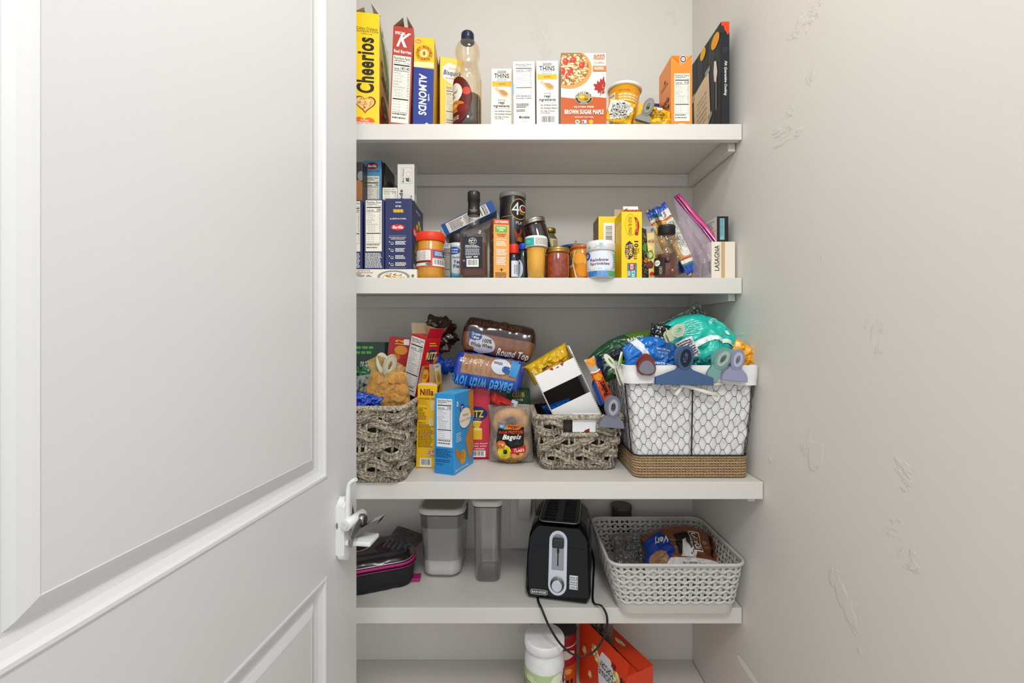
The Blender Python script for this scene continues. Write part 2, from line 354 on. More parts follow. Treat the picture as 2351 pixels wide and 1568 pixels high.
# ---------------------------------------------------------------- the open door
th = math.atan(110/960); DOORW = '#dedfe0 r=.38 c=.1 b=.05 x=300'
EX, EY, DW, DH, DT = -.335, .900, .711, 2.42, .035
def doorpt(t, z, off=0):   # t from the free edge back to the hinge; off out of the visible face
    return Vector((EX-t*math.sin(th)+off*math.cos(th), EY-t*math.cos(th)-off*math.sin(th), z))
droot = bpy.data.objects.new('door_1', None); COL.objects.link(droot); droot['kind'] = 'structure'; droot.location = doorpt(DW, .008)
def door():
    m = M(); hz = .008; st = .112; P0, P1 = st, DW-st; zs = [hz, .22, CZ-.451, CZ-.269, DH-.14, DH]
    key = DOORW; L = lambda t, z, o=0: doorpt(t, z, o)-droot.location
    def q(t0, z0, t1, z1, o=0): m.face([L(t1, z0, o), L(t0, z0, o), L(t0, z1, o), L(t1, z1, o)], key)
    q(0, zs[0], P0, zs[5]); q(P1, zs[0], DW, zs[5])
    q(P0, zs[0], P1, zs[1]); q(P0, zs[2], P1, zs[3]); q(P0, zs[4], P1, zs[5])
    prof = [(0, 0), (.004, .0015), (.008, .001), (.011, -.003), (.018, -.008), (.026, -.0105), (.030, -.0105), (.036, -.006), (.044, -.003), (.049, -.0015), (.050, -.002)]
    for z0, z1 in ((zs[1], zs[2]), (zs[3], zs[4])):
        for (a, ao), (b, bo) in zip(prof, prof[1:]):
            A = [(P0+a, z0+a), (P1-a, z0+a), (P1-a, z1-a), (P0+a, z1-a)]; B = [(P0+b, z0+b), (P1-b, z0+b), (P1-b, z1-b), (P0+b, z1-b)]
            for i in range(4):
                j = (i+1) % 4; m.face([L(*A[j], ao), L(*A[i], ao), L(*B[i], bo), L(*B[j], bo)], key)
        b, bo = prof[-1]; q(P0+b, z0+b, P1-b, z1-b, bo)
    # back and edges
    c = [(0, hz), (DW, hz), (DW, DH), (0, DH)]
    m.face([L(t, z, -DT) for t, z in c], key)
    for i in range(4): a, b = c[i], c[(i+1) % 4]; m.face([L(*a), L(*a, -DT), L(*b, -DT), L(*b)], key)
    bmesh.ops.remove_doubles(m.bm, verts=m.bm.verts, dist=1e-5); bmesh.ops.recalc_face_normals(m.bm, faces=m.bm.faces)
    m.build('door_panel', droot)
door()

m = M(); m.lathe([(.14, 2.664), (.165, 2.668), (.17, 2.69), (.17, 2.6995)], '#e8e6e2 r=.5', 48, c=(.12, .48, 0)); m.build('ceiling_light', None, label='round white ceiling lamp above the pantry shelves', cat='lamp')
# ---------------------------------------------------------------- shared shapes
BK = '#1b1917'; WH = '#f4f1ea'
def heart(cx, cy, rx, ry, n=28):
    o = []
    for i in range(n):
        t = 2*math.pi*i/n; o.append((cx+rx*(math.sin(t)**3), cy-ry*(13*math.cos(t)-5*math.cos(2*t)-2*math.cos(3*t)-math.cos(4*t))/16))
    return o
def blob(cx, cy, rx, ry, n=14, j=.25, seed=1):
    r = random.Random(seed); return [(cx+rx*(1-j*r.random())*math.cos(2*math.pi*i/n), cy+ry*(1-j*r.random())*math.sin(2*math.pi*i/n)) for i in range(n)]
def scatter(g, n, x0, y0, x1, y1, sx, sy, cols, seed=1, inside=None):
    r = random.Random(seed)
    for i in range(n):
        x = x0+(x1-x0)*r.random(); y = y0+(y1-y0)*r.random()
        if inside and not inside(x, y): continue
        k = .6+.6*r.random(); g.l += .05; g.P(blob(x, y, sx*k, sy*k, 8, .4, r.random()), r.choice(cols), True)
    return g
def oval(cx, cy, rx, ry): return lambda x, y: ((x-cx)/rx)**2+((y-cy)/ry)**2 < 1
def rr(x0, z0, x1, z1, r, n=5):   # rounded rectangle outline
    o = []
    for cx, cz, a in ((x1-r, z0+r, -90), (x1-r, z1-r, 0), (x0+r, z1-r, 90), (x0+r, z0+r, 180)):
        for i in range(n+1): t = math.radians(a+90*i/n); o.append((cx+r*math.cos(t), cz+r*math.sin(t)))
    return o
GLASS = '#f4f6f4 cl=.06 r=.04'; PLAS = '#f2f4f6 cl=.10 r=.12'; FILM = '#f3f5f7 cl=.08 r=.15 b=3 x=45'
def pillow(Wd, H, T, seed=0, wr=.004, belly=.5, seal=.0, pinch=.12, sag=0, bx=2.2, neck=0, dome=0):
    """a soft filled bag standing in x,z; fn(side)(u,v,off)"""
    def fn(side):
        def S(u, v, off=0):
            pu = max(0, 1-abs(2*u-1)**bx); pv = max(0, 1-abs(2*v-1)**bx); b = (pu*pv)**.55
            if seal and (v < seal or v > 1-seal): b *= .12
            vv = v**(1+sag)*(1-dome*(2*u-1)**2)
            x = (u-.5)*(1-neck*v**2)*Wd*(1-pinch*(1-pv)*0-pinch*math.sin(math.pi*v)*.6+ .02*math.sin(9*v+seed)); z = vv*H+.012*H*math.sin(5*u+seed)*(v > .5)
            q = Vector((u*6+seed*3.1, v*6*H/Wd, side*2+seed)); n1 = noise.noise(q)*wr*1.5+abs(noise.noise(q*2.3))*wr*.7-wr*1.1*max(0, 1-5*abs(noise.noise(q*.9+Vector((3, 1, 7)))))-wr*.5*max(0, 1-5*abs(noise.noise(Vector((q.x*2.6, q.y*.9, q.z+9)))))
            edge = min(1, 6*min(u, 1-u, v+.02, 1-v+.02)); 
            y = side*(T/2*b+ (n1)*edge+ off)
            return Vector((x+side*0, y, z))
        return S
    return fn
def softbag(Wd, H, T, key, front=None, back=None, seed=0, wr=.004, nu=44, nv=46, cuts=(14, 14), seal=.05, zig=True, colfn=None, parent=None, **k):
    p = pillow(Wd, H, T, seed, wr, seal=seal, **k); m = M(); f = p(-1); b = p(1)
    m.grid(lambda u, v: f(u, v), nu, nv, colfn or key); m.grid(lambda u, v: b(u, v), nu, nv, key, flip=True)
    bmesh.ops.remove_doubles(m.bm, verts=m.bm.verts, dist=.0004)
    if front: emit(m, front, lambda u, v, off: f(u, v, off*1.6+.0009), cuts=(nu, nv), eps=.00016, sm=True)
    if back: emit(m, back, lambda u, v, off: b(1-u, v, off*1.6+.0002), cuts=cuts, sm=True)
    return m
def shelf_bag(name, label, c, D, base_or_pos, m, rot=(0, 0, 0), group=None, cat='bag'):
    return m.build(name, None, base_or_pos, rot, label, cat, group)
def clip(name, label, loc, rot, w, jaw, hh, col, ring, cat='bag clip', jawstyle='wide', col2=None, group='plastic bag clips', open_=12):
    """a spring bag clip: two mirrored halves (jaw plate, ring handle) about a pin; local z up = handles, -z = jaws"""
    root = empty(name, label, cat, loc, rot, group)
    for sd in (-1, 1):
        m = M(); t = .0028; hw = w/2; rh = hh*.33
        if jawstyle == 'wide': pts = [(-hw, -jaw), (hw, -jaw), (hw, -jaw*.52), (hw*.72, -jaw*.34), (hh*.40, -jaw*.06), (hh*.26, hh*.08), (hh*.27, hh*.22), (-hh*.27, hh*.22), (-hh*.26, hh*.08), (-hh*.40, -jaw*.06), (-hw*.72, -jaw*.34), (-hw, -jaw*.52)]
        elif jawstyle == 'dome': pts = [(-hw, -jaw), (hw, -jaw), (hw*.98, -jaw*.65), (hw*.88, -jaw*.35), (hw*.68, -jaw*.10), (hw*.42, hh*.08), (hh*.25, hh*.22), (-hh*.25, hh*.22), (-hw*.42, hh*.08), (-hw*.68, -jaw*.10), (-hw*.88, -jaw*.35), (-hw*.98, -jaw*.65)]
        else: pts = [(-hw*.55, -jaw), (hw*.55, -jaw), (hw*.78, -jaw*.62), (hw*.8, -jaw*.4), (hw*.62, 0), (hh*.26, hh*.2), (-hh*.26, hh*.2), (-hw*.62, 0), (-hw*.8, -jaw*.4), (-hw*.78, -jaw*.62)]
        a = math.radians(open_)
        m.prism(pts, -t/2, t/2, col, bev=.0008, mx=Matrix.Translation((0, sd*(.003), 0)) @ Matrix.Rotation(sd*math.radians(2), 4, 'X'))
        rc = (0, 0, hh*.55); mr = Matrix.Translation((0, sd*.004, 0)) @ Matrix.Rotation(-sd*a, 4, 'X')
        # handle: a plate with an eye
        n = 24; ro, ri = (hh*.37, hh*.58), (hh*.12, hh*.24); v0 = []
        for i in range(n):
            q = 2*math.pi*i/n; v0.append([mr @ Vector((rx*math.cos(q), yy, hh*.55+rz*math.sin(q))) for (rx, rz), yy in ((ro, -t/2), (ri, -t/2), (ri, t/2), (ro, t/2))])
        for i in range(n):
            A, B = v0[i], v0[(i+1) % n]
            for k in range(4): m.face([A[k], A[(k+1) % 4], B[(k+1) % 4], B[k]], col if k != 1 else ring, k in (1, 3))
        bmesh.ops.recalc_face_normals(m.bm, faces=m.bm.faces)
        m.build('clip_half', root)
        m = M(); v0 = []; 
        for i in range(n):
            q = 2*math.pi*i/n; v0.append([mr @ Vector((rx*math.cos(q), sd*(t/2+.0006)+yy, hh*.55+rz*math.sin(q))) for (rx, rz), yy in (((hh*.25, hh*.42), -.0006), ((hh*.12, hh*.24), -.0006), ((hh*.12, hh*.24), .0006), ((hh*.25, hh*.42), .0006))])
        for i in range(n):
            A, B = v0[i], v0[(i+1) % n]
            for k in range(4): m.face([A[k], A[(k+1) % 4], B[(k+1) % 4], B[k]], ring)
        bmesh.ops.recalc_face_normals(m.bm, faces=m.bm.faces); m.build('eye_liner', root)
    m = M(); m.tube([(-hh*.2, 0, .001), (hh*.2, 0, .001)], .0016, '#b8b8b8 m=1 r=.3'); m.tube([(hh*.12*math.cos(i*.9), .0035*math.sin(i*.9), .001+i*.0008) for i in range(30)][:26], .0006, '#c0c0c0 m=1 r=.3', 5); m.build('spring', root)
    return root
# ================================================================ TOP SHELF
YC = '#f8cf00 r=.4'
g = G()      # yellow cereal spine
g.T('Celiac Disease', .12, .125, .93, .148, BK, bold=0); g.T('FOUNDATION', .02, .152, .95, .172, BK); g.T('celiac.org', .3, .178, .72, .192, BK)
g.T('Cheerios', .12, .215, .80, .70, '#2b2310', rot=90, bold=1.6)
g.P(heart(.45, .79, .42, .085), '#8a3a12'); g.P(heart(.45, .79, .36, .072), '#e9c27a'); scatter(g, 70, .1, .71, .8, .87, .045, .009, ['#d7a03c', '#f3dca0', '#b9792a', '#c2481a'], 3, oval(.45, .785, .32, .06))
g.P(heart(.42, .955, .40, .06), '#e36a17'); g.T('lower', .28, .925, .62, .945, WH, sh=.3); g.T('CHOLESTEROL', .06, .952, .82, .972, WH, bold=1.5)
f = G(); f.P([(0, 0), (1, 0), (1, .10), (.25, .09), (0, .045)], WH); f.E(.30, .05, .07, .018, BK)
f.P([(0, .10), (.5, .08), (1, .2), (1, .5), (.7, .3)], '#4fa02c'); f.T('Cheerios', .15, .32, .9, .50, '#2b2310', bold=1.5); f.E(.6, .72, .45, .14, '#6d1c12'); scatter(f, 60, .15, .6, 1, .84, .05, .02, ['#d7a03c', '#f3dca0', '#b9792a'], 5, oval(.6, .72, .4, .12))
f.P([(0, .78), (.6, .9), (.9, 1), (.1, 1), (0, .9)], '#c5231b'); f.T('Low', .1, .9, .5, .97, WH, bold=1)
carton('cereal_box', 'tall yellow cereal carton with its name written upwards, beside the door edge', 'cereal box', 811, 871, 33, 1.125, S1, .19, YC, front=g, right=f, rot=9, anchor='r', group=None, flaps=[('b', .03, 70, '#c3ad85'), ('f', .025, 62, '#cdb78e'), ('r', .035, 35, '#f4f1ea', G().T('Ch', .1, .2, .5, .8, BK, bold=1)), ('l', .03, 60, YC)])
RK = '#ad2d0c r=.4'
g = G(); g.T('SPECIAL', .1, .055, .62, .085, WH, bold=1); g.T('K', .18, .06, .9, .205, WH, bold=1, sh=.45); g.T('Red Berries', .08, .235, .92, .268, WH, bold=1); g.N(.06, .295, .92, .965, '140', split=1)
carton('cereal_box', 'dark red cereal carton with open top and a big white K', 'cereal box', 894, 941, 64, 1.12, S1, .17, RK, front=g, rot=9, lean=2.2, anchor='r', flaps=[('l', .034, 42, '#b8a27e'), ('r', .034, 32, '#a98f68'), ('b', .03, 75, '#b8a27e')])
g = G(); g.R(0, 0, 1, .31, '#f6c42a'); g.R(0, .27, 1, .33, '#fbe9a6'); g.P([(0, .33), (1, .345), (1, 1), (0, 1)], '#2b3c8c'); g.E(.2, .045, .16, .022, '#e3762a'); g.T('Post', .1, .035, .3, .056, WH, bold=1); g.E(.5, .175, .44, .095, '#e9a51a'); g.E(.5, .175, .2, .045, '#f8d98a'); g.E(.5, .175, .07, .025, '#b3661f', rot=.5)
g.ARC('HONEY BUNCHES', .5, .175, .33, .072, 205, -20, .03, '#4a2a12'); g.T('of', .2, .215, .32, .232, '#4a2a12', bold=1, sh=.3); g.T('OATS', .34, .222, .78, .25, '#4a2a12', bold=1)
g.T('ALMONDS', .26, .40, .66, .86, WH, rot=-90, bold=1.5, sh=.15); g.T('with', .72, .62, .82, .70, WH, rot=-90, bold=1); g.P([(.6, .95), (.7, .94), (.98, .99), (.99, 1), (.7, 1)], '#e9d9a8')
carton('cereal_box', 'slim blue and yellow cereal carton labelled with almonds', 'cereal box', 948, 994, 86, 1.12, S1, .17, '#d9a520 r=.4', front=g, rot=4, lean=.9, anchor='l')
g = G(); g.P([(.1, .13), (.35, .06), (.9, .09), (.95, .28), (.6, .33), (.12, .25)], WH); g.T('ORIGINAL', .35, .115, .75, .135, '#d8a21a', bold=1); g.T('Bisquick', .14, .15, .92, .225, '#1d3f7a', bold=1.4, sh=.3); g.L(.25, .24, .8, .26, 1, '#d66'); g.N(.24, .33, .72, .80, '160', '#f3edd2'); g.L(.22, .82, .75, .97, 8, BK, .5)
g2 = G(); g2.R(0, .07, 1, 1, '#caa30a'); g2.R(0, 0, 1, .2, '#3b7f98'); g2.P(blob(.5, .55, .45, .2, 16, .2, 3), '#b07a22')
carton('baking_mix_box', 'short yellow baking mix carton standing behind the syrup bottle', 'mix box', 1010, 1064, 129, 1.20, S1, .065, '#f4cf10 r=.4', front=g, left=g2, rot=15, lean=0)
# syrup bottle
def syrup():
    x, y = X(1073.5, 1.14), 1.14; root = empty('syrup_bottle', 'clear waisted plastic syrup bottle with dark cap, half full of dark syrup', 'bottle', (x, y, S1), (0, 0, 0)); R = .038
    pr = [(.030, .0), (.037, .006), (.0385, .02)]
    for i in range(14): z = .03+i*.008; pr += [(.0388, z), (.0378, z+.004)]
    pr += [(.037, .145), (.033, .163), (.0292, .180), (.0305, .195), (.034, .207), (.034, .218), (.030, .230), (.022, .240), (.0165, .245), (.0165, .25)]
    m = M(); m.lathe(pr, '#fff7e6 cl=.07 r=.05'); m.build('bottle_body', root)
    m = M(); q = [(r-.0018, z) for r, z in pr if z < .086]; q[0] = (.028, .002); m.lathe(q+[(.0365, .0885)], '#120a06 r=.12 c=1'); m.build('syrup_fill', root)
    m = M(); m.lathe([(.017, .246), (.0172, .252), (.0172, .264), (.0155, .2665)], '#17203c r=.3', 32)
    for i in range(28): a = i*2*math.pi/28; m.box(-.0006, -.0175, .25, .0006, -.0165, .262, '#17203c r=.3', mx=Matrix.Rotation(a, 4, 'Z'))
    m.lathe([(.0185, .243), (.0185, .246)], '#17203c r=.3'); m.build('cap', root)
    g = G(); c = [(.5+.5*math.cos(t)*(.92 if math.sin(t) < 0 else 1), .5-.5*math.sin(t)) for t in [i*math.pi/16 for i in range(32)]]
    g.P(c, '#5f1a10'); g.E(.38, .33, .33, .22, '#efe6d6'); g.T('Original', .16, .27, .55, .35, '#3a1a12', bold=1, sh=.3); g.L(.2, .38, .5, .44, 1, '#3a1a12'); g.E(.83, .33, .12, .08, '#c8402c'); g.P(blob(.45, .62, .38, .13, 14, .2, 2), '#c77a22'); g.P(blob(.7, .68, .2, .1, 12, .2, 5), '#7d1d14'); g.P(blob(.35, .6, .2, .05, 12, .2, 8), '#e8b25a'); g.T('NET 24 FL OZ', .2, .82, .6, .9, '#e8dfd0', bold=1)
    m = M(); emit(m, g, cyl(.0392, .004, .130, math.pi*.75, -.75), (32, 1), eps=.00005); m.build('paper_label', root)
syrup()
def thins(front=True, bar=True):
    g = G(); c1 = '#2c2a28'
    g.T('GOOD', .30, .035, .70, .075, c1, bold=1); g.T('THINS', .14, .08, .84, .155, c1, bold=1); g.T('gluten free', .3, .163, .72, .18, c1, sh=.4)
    g.R(.05, .205, .95, .29, '#f0b51c'); g.R(.2, .19, .78, .215, '#bcd0df'); g.T('MADE WITH RICE', .26, .197, .72, .208, '#3a5676'); g.T('sesame', .35, .235, .66, .262, '#6b4b12')
    g.P([(.18, .31), (.30, .30), (.34, .33), (.62, .36), (.80, .39), (.80, .44), (.66, .455), (.5, .44), (.34, .38), (.2, .345)], '#e0bf92'); g.P([(.36, .345), (.6, .345), (.78, .39), (.78, .43), (.6, .435), (.45, .40)], '#c1914f'); scatter(g, 30, .45, .40, .9, .47, .012, .004, ['#c9a468', '#b08446'], 4)
    g.T('made with', .32, .495, .67, .512, c1); g.T('real', .36, .525, .64, .57, c1, bold=1); g.T('ingredients', .12, .58, .88, .635, c1, bold=1); g.R(.1, .645, .9, .648, '#999')
    for i, t in enumerate(('No Artificial Colors', 'No Artificial Flavors', 'No High Fructose', 'Corn Syrup')): g.T(t, .2, .675+i*.047-(i == 3)*.018, (.93, .97, .85, .6)[i], .697+i*.047-(i == 3)*.018, c1, bold=1); 
    for i in range(3): g.P([(.12, .685+i*.047), (.14, .695+i*.047), (.18, .67+i*.047), (.14, .70+i*.047)], c1)
    if bar: g.B(.12, .845, .9, .98)
    return g
WB = '#e2dfd6 r=.45'
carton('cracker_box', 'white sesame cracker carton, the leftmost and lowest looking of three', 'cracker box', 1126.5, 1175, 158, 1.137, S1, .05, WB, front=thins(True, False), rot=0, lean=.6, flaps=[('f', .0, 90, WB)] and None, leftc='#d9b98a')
g = G(); g.N(.10, .03, .90, .62, '120', '#f4f1ea', 9); g.L(.15, .66, .75, .73, 3, BK, .5); g.L(.15, .75, .6, .79, 2, BK, .5); g.T('Mondelez', .26, .845, .76, .89, '#2a2626', bold=1.5, sh=.2); g.R(.4, .93, .64, .99, '#8a8680'); g.R(.41, .935, .63, .985, WH); g.P([(0, .35), (.06, .34), (.07, .5), (0, .52)], '#9cc7dd')
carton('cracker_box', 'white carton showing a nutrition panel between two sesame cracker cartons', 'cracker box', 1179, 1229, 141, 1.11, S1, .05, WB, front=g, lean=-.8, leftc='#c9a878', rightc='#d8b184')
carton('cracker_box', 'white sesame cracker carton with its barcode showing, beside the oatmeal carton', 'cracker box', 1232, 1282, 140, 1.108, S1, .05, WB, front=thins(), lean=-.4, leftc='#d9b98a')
# oatmeal
g = G(); g.R(0, .64, 1, 1, '#c4571c'); g.P([(0, .61), (.3, .63), (.6, .60), (1, .62), (1, .70), (0, .70)], '#c4571c'); g.E(.18, .22, .5, .275, '#dd9a4e', 36); g.E(.16, .20, .455, .245, '#9c6a34', 36)
f = lambda x, y: oval(.16, .20, .44, .235)(x, y) and x > .02 and y > .015; scatter(g, 330, .02, .02, .62, .44, .035, .017, ['#e6cf9a', '#d8b672', '#f1e3bd', '#c69a55', '#e9d8a9'], 11, f)
for x, y in ((.10, .12), (.27, .10), (.2, .24), (.46, .17), (.16, .32), (.03, .25)): g.P(blob(x, y, .075, .05, 12, .15, x), '#c73524'); g.P(blob(x-.015, y-.01, .03, .02, 8, .3, x+1), '#e2695a')
for x, y, r in ((.14, .22, 1), (.24, .15, -.6), (.2, .33, .4), (.06, .19, 1.2)): g.E(x, y, .05, .012, '#f2dfb5', 12, r)
g.T('ALWAYS', .72, .02, .96, .055, '#c4571c', bold=1.5); g.T('ORGANIC', .71, .06, .96, .092, '#c4571c', bold=1); g.T('31g', .72, .12, .79, .15, '#d99a6a', bold=1); g.L(.81, .125, .96, .15, 2, '#c99'); g.R(.70, .18, 1, .255, '#e07a1e'); g.L(.73, .195, .96, .24, 3, WH, .5)
lf = [(0, -1), (.12, -.6), (.35, -.7), (.3, -.35), (.62, -.5), (.55, -.2), (.95, -.15), (.65, .1), (.75, .3), (.35, .3), (.3, .55), (.05, .42), (0, .9)]; lf = lf+[(-x, y) for x, y in reversed(lf[1:-1])]
g.P([(.90+x*.22*math.cos(.3)-y*.05, .475+y*.16+x*.02) for x, y in lf if .90+x*.22*math.cos(.3)-y*.05 < 1.0], '#a8231c'); scatter(g, 14, .84, .42, .98, .56, .015, .01, ['#d8632a', '#e6b08a'], 2)
g.E(.50, .625, .195, .093, '#d9c48c', 32); g.E(.50, .625, .185, .087, '#1f3a20', 32); g.E(.50, .625, .135, .057, '#d9c48c', 32); g.E(.50, .625, .125, .050, '#b98a2c', 32); g.E(.46, .61, .06, .02, '#e8c93c'); g.P(blob(.55, .645, .06, .018, 10, .3, 3), '#7a5a22'); g.ARC("NATURE'S PATH", .5, .625, .16, .072, 172, 8, .022, WH); g.T('ORGANIC', .42, .688, .58, .702, WH, bold=1)
g.T('GLUTEN FREE', .28, .735, .72, .762, '#f6e3d2', bold=1.2); g.T('BROWN SUGAR MAPLE', .08, .785, .94, .85, WH, bold=1.8); g.T('INSTANT OATMEAL', .3, .88, .72, .9, '#f6e3d2', bold=.5); g.E(.36, .955, .05, .03, WH); g.E(.36, .955, .035, .02, '#7a9a7a'); g.R(.46, .93, .56, .975, WH); g.R(.465, .94, .51, .97, '#3c6fa0'); g.E(.66, .955, .05, .03, '#efb21c')
carton('oatmeal_box', 'white and rust coloured oatmeal carton with a bowl and maple leaf picture', 'oatmeal box', 1288, 1392, 122, 1.108, S1, .055, '#e2ddd0 r=.45', front=g, rightc='#e6dfcc')
# noodle cup
def cup():
    D = 1.20; root = empty('noodle_cup', 'orange yellow paper cup with white rim, tilted behind the snack bag', 'cup', (X(1424, D), D, S1+.003), (0, math.radians(5), 0)); H = .142
    R = lambda z: .030+.0145*z/H; m = M(); m.lathe([(.029, 0), (.030, .002), (R(H), H), (R(H)-.001, H-.001), (.027, .004)], '#eba414 r=.4', 40, cap=False); m.lathe([(.001, .003), (.027, .003)], '#f2efe6'); m.build('cup_body', root)
    m = M(); m.lathe([(R(H), H-.004), (R(H)+.0035, H-.002), (R(H)+.0035, H+.003), (R(H), H+.005), (.001, H+.004)], '#f3f1ec r=.35', 40, cap=False); m.build('rim_lid', root)
    g = G(); g.R(0, .12, .26, .98, '#f0ebdd'); g.T('Facts', .04, .14, .24, .2, BK, bold=1); g.R(.02, .26, .25, .275, BK); g.T('150', .1, .32, .25, .39, BK, bold=1); g.L(.03, .43, .25, .9, 10, BK, .4); g.T('HOW TO COOK', .34, .09, .58, .125, '#a8600a')
    for x in range(5):
        for y in range(3): g.R(.34+x*.1, .17+y*.055, .43+x*.1, .215+y*.055, '#f6d489', True)
    g.R(.33, .36, .42, .47, '#f9e0a2'); g.E(.375, .415, .025, .03, '#eba414'); g.R(.33, .55, .42, .66, '#f9e0a2'); g.L(.46, .38, .82, .5, 4, '#8a4c08', .4); g.L(.46, .56, .82, .8, 7, '#8a4c08', .4)
    m = M(); emit(m, g, cyl(R, .004, H-.006, math.pi*.98, -.1), (44, 1), eps=.00005); m.build('cup_print', root)
cup()
# clipped snack bag
def snack():
    D = 1.118
    g = G(); g.P([(.05, .1), (.55, .02), (.95, .35), (.75, .8), (.2, .95), (.02, .6)], WH); g.L(.12, .25, .85, .85, 9, '#3a3434', .45)
    root = empty('snack_bag', 'crumpled yellow snack bag with white panels lying clipped beside the noodle cup', 'bag', (X(1418, D), D, S1+.012), (math.radians(-4), math.radians(14), 0))
    m = softbag(.075, .062, .03, '#eebb12 r=.22 c=.3', g, seed=4, wr=.007, seal=0, cuts=(10, 8)); m.build('bag_fold', root, (0, 0, 0))
    g = G(); g.L(.25, .3, .85, .7, 6, '#6b4a08', .35); g.E(.55, .12, .1, .08, WH)
    m = softbag(.105, .058, .032, '#f2bc10 r=.2 c=.3', g, seed=9, wr=.006, seal=0, cuts=(10, 8)); m.build('bag_body', root, (.092, .004, .012), (0, math.radians(2), 0))
snack()
clip('bag_clip', 'grey ring handled clip gripping the yellow snack bag on the top shelf', (X(1481, 1.105), 1.108, Z(265, 1.105)), (0, math.radians(22), math.radians(-10)), .042, .016, .038, '#77776c r=.45', '#8f8f84')
g = G(); g.R(0, 0, 1, .5, '#3c3a8c'); carton('sachet_box', 'purple and black packet behind the snack bag near the broth carton', 'packet', 1488, 1540, 236, 1.21, S1, .03, '#34346f r=.4', front=g, lean=0, rot=10)
# broth carton
def broth():
    D = 1.112; ax, ay, Wd = foot(1541, D, 'l', 1589, 0); H = Z(128, D)-S1; d = .092; root = empty('broth_carton', 'orange broth carton with white screw cap standing next to the dark cookbook', 'carton', (ax+Wd/2, ay+d/2, S1)); x, y = Wd/2, d/2
    m = M(); m.box(-x, -y, 0, x, y, H, '#ec8a28 r=.35', .001)
    g = G(); g.P([(0, 0), (1, 0), (.5, .13)], '#e07c1e'); g.P([(0, 0), (.02, 0), (.5, .125), (.98, 0), (1, 0), (.5, .135)], '#a84f12'); g.P([(.38, 0), (.95, 0), (.5, .14), (.38, .14)], '#f09a52'); g.E(.57, .05, .15, .05, WH); g.E(.57, .05, .135, .045, BK); g.E(.57, .05, .09, .03, WH); g.T('A', .52, .035, .62, .062, BK, bold=1)
    for i in range(7):
        for k in range(3): g.ARC('~~~~', .15+.7*RN.random(), .16+.82*RN.random(), .08, .03, 200, 20, .02, '#f6b560', 0)
    g.N(.14, .255, .88, .93, '10', '#f2ede0'); g.R(.35, .96, .65, 1, '#f0dcc0')
    emit(m, g, plane((-x, -y, 0), (Wd, 0, 0), (0, 0, H)))
    g = G(); g.P([(0, 0), (0, 1), (.16, 1), (.16, .2)], '#d9701c') if 0 else None; g.T('Kettle', .1, .5, .84, .60, '#5a2406', bold=1.5); g.T('& Fire', .08, .60, .86, .70, '#5a2406', bold=1.5); g.P(blob(.5, .24, .08, .03, 8, .2, 1), '#7a3208'); g.L(.2, .28, .8, .34, 2, '#b4571a'); g.P([(.15, .95), (1, .78), (1, 1), (.1, 1)], '#d8481a'); g.T('BROTH', .45, .87, .98, .98, '#f6b488', bold=1)
    emit(m, g, plane((-x, y, 0), (0, -d, 0), (0, 0, H))); m.build('carton_body', root)
    m = M(); m.lathe([(.0115, 0), (.0125, .001), (.0125, .011), (.011, .0125)], '#efeeea r=.4', 24, c=(.004, .005, H)); m.build('screw_cap', root)
broth()
# cookbook in its slipcase
g = G(); g.R(0, 0, 1, .04, '#d9511e'); g.E(.75, .045, .42, .055, '#e0481c', 20); g.R(0, .1, 1, 1, '#22252c', True); g.E(.8, .07, .2, .055, '#e8431a', 20); g.T('FIA Quarantine Cooking', .30, .38, .72, .715, '#eee9dd', rot=-90, bold=1, sh=.3); g.L(.2, .25, .9, .30, 3, '#3c414c')
g2 = G()
for i, c in enumerate(('#2a2a2c', '#2f3540', '#262422', '#313843', '#28282a')): g2.R(i*.2, 0, i*.2+.19, 1, c)
for i in range(40): a, b = RN.random()*.95, RN.random()*.9; g2.R(a, b, a+.006, b+.05+.06*RN.random(), '#3d4653')
g2.E(.83, .11, .13, .07, '#f0a312', 20); g2.E(.42, .06, .1, .06, '#e8b01c', 16); g2.P([(.80, .30), (.86, .32), (.90, .44), (.86, .53), (.80, .50), (.78, .40)], '#ece6da'); g2.R(.85, .53, .875, .80, '#9a9488')
g2.P([(.08, .385), (.62, .315), (.68, .82), (.33, 1), (.13, 1)], '#e6d3ae'); g2.P([(.50, .29), (.66, .28), (.66, .33), (.5, .35)], '#a79f92'); g2.P([(.0, .37), (.12, .36), (.12, .44), (0, .45)], '#a79f92'); g2.P([(.6, .78), (.72, .76), (.74, .80), (.62, .86)], '#a79f92')
for i, t in enumerate(('This book is a titan', 'and captures', 'family recipes', 'our loved ones', 'brought together', 'Thank you, COCO')): g2.TR(t, .38, .52+i*.055, .36, .028, '#6a4a2a', .12, asp=.9, sh=.4)
g2.E(.42, .9, .03, .02, BK)
carton('cookbook', 'tall dark cookbook with a cream note taped on it, leaning at the right end', 'book', 1656, 1674.5, 50, 1.106, S1, .178, '#232323 r=.4', front=g, left=g2)
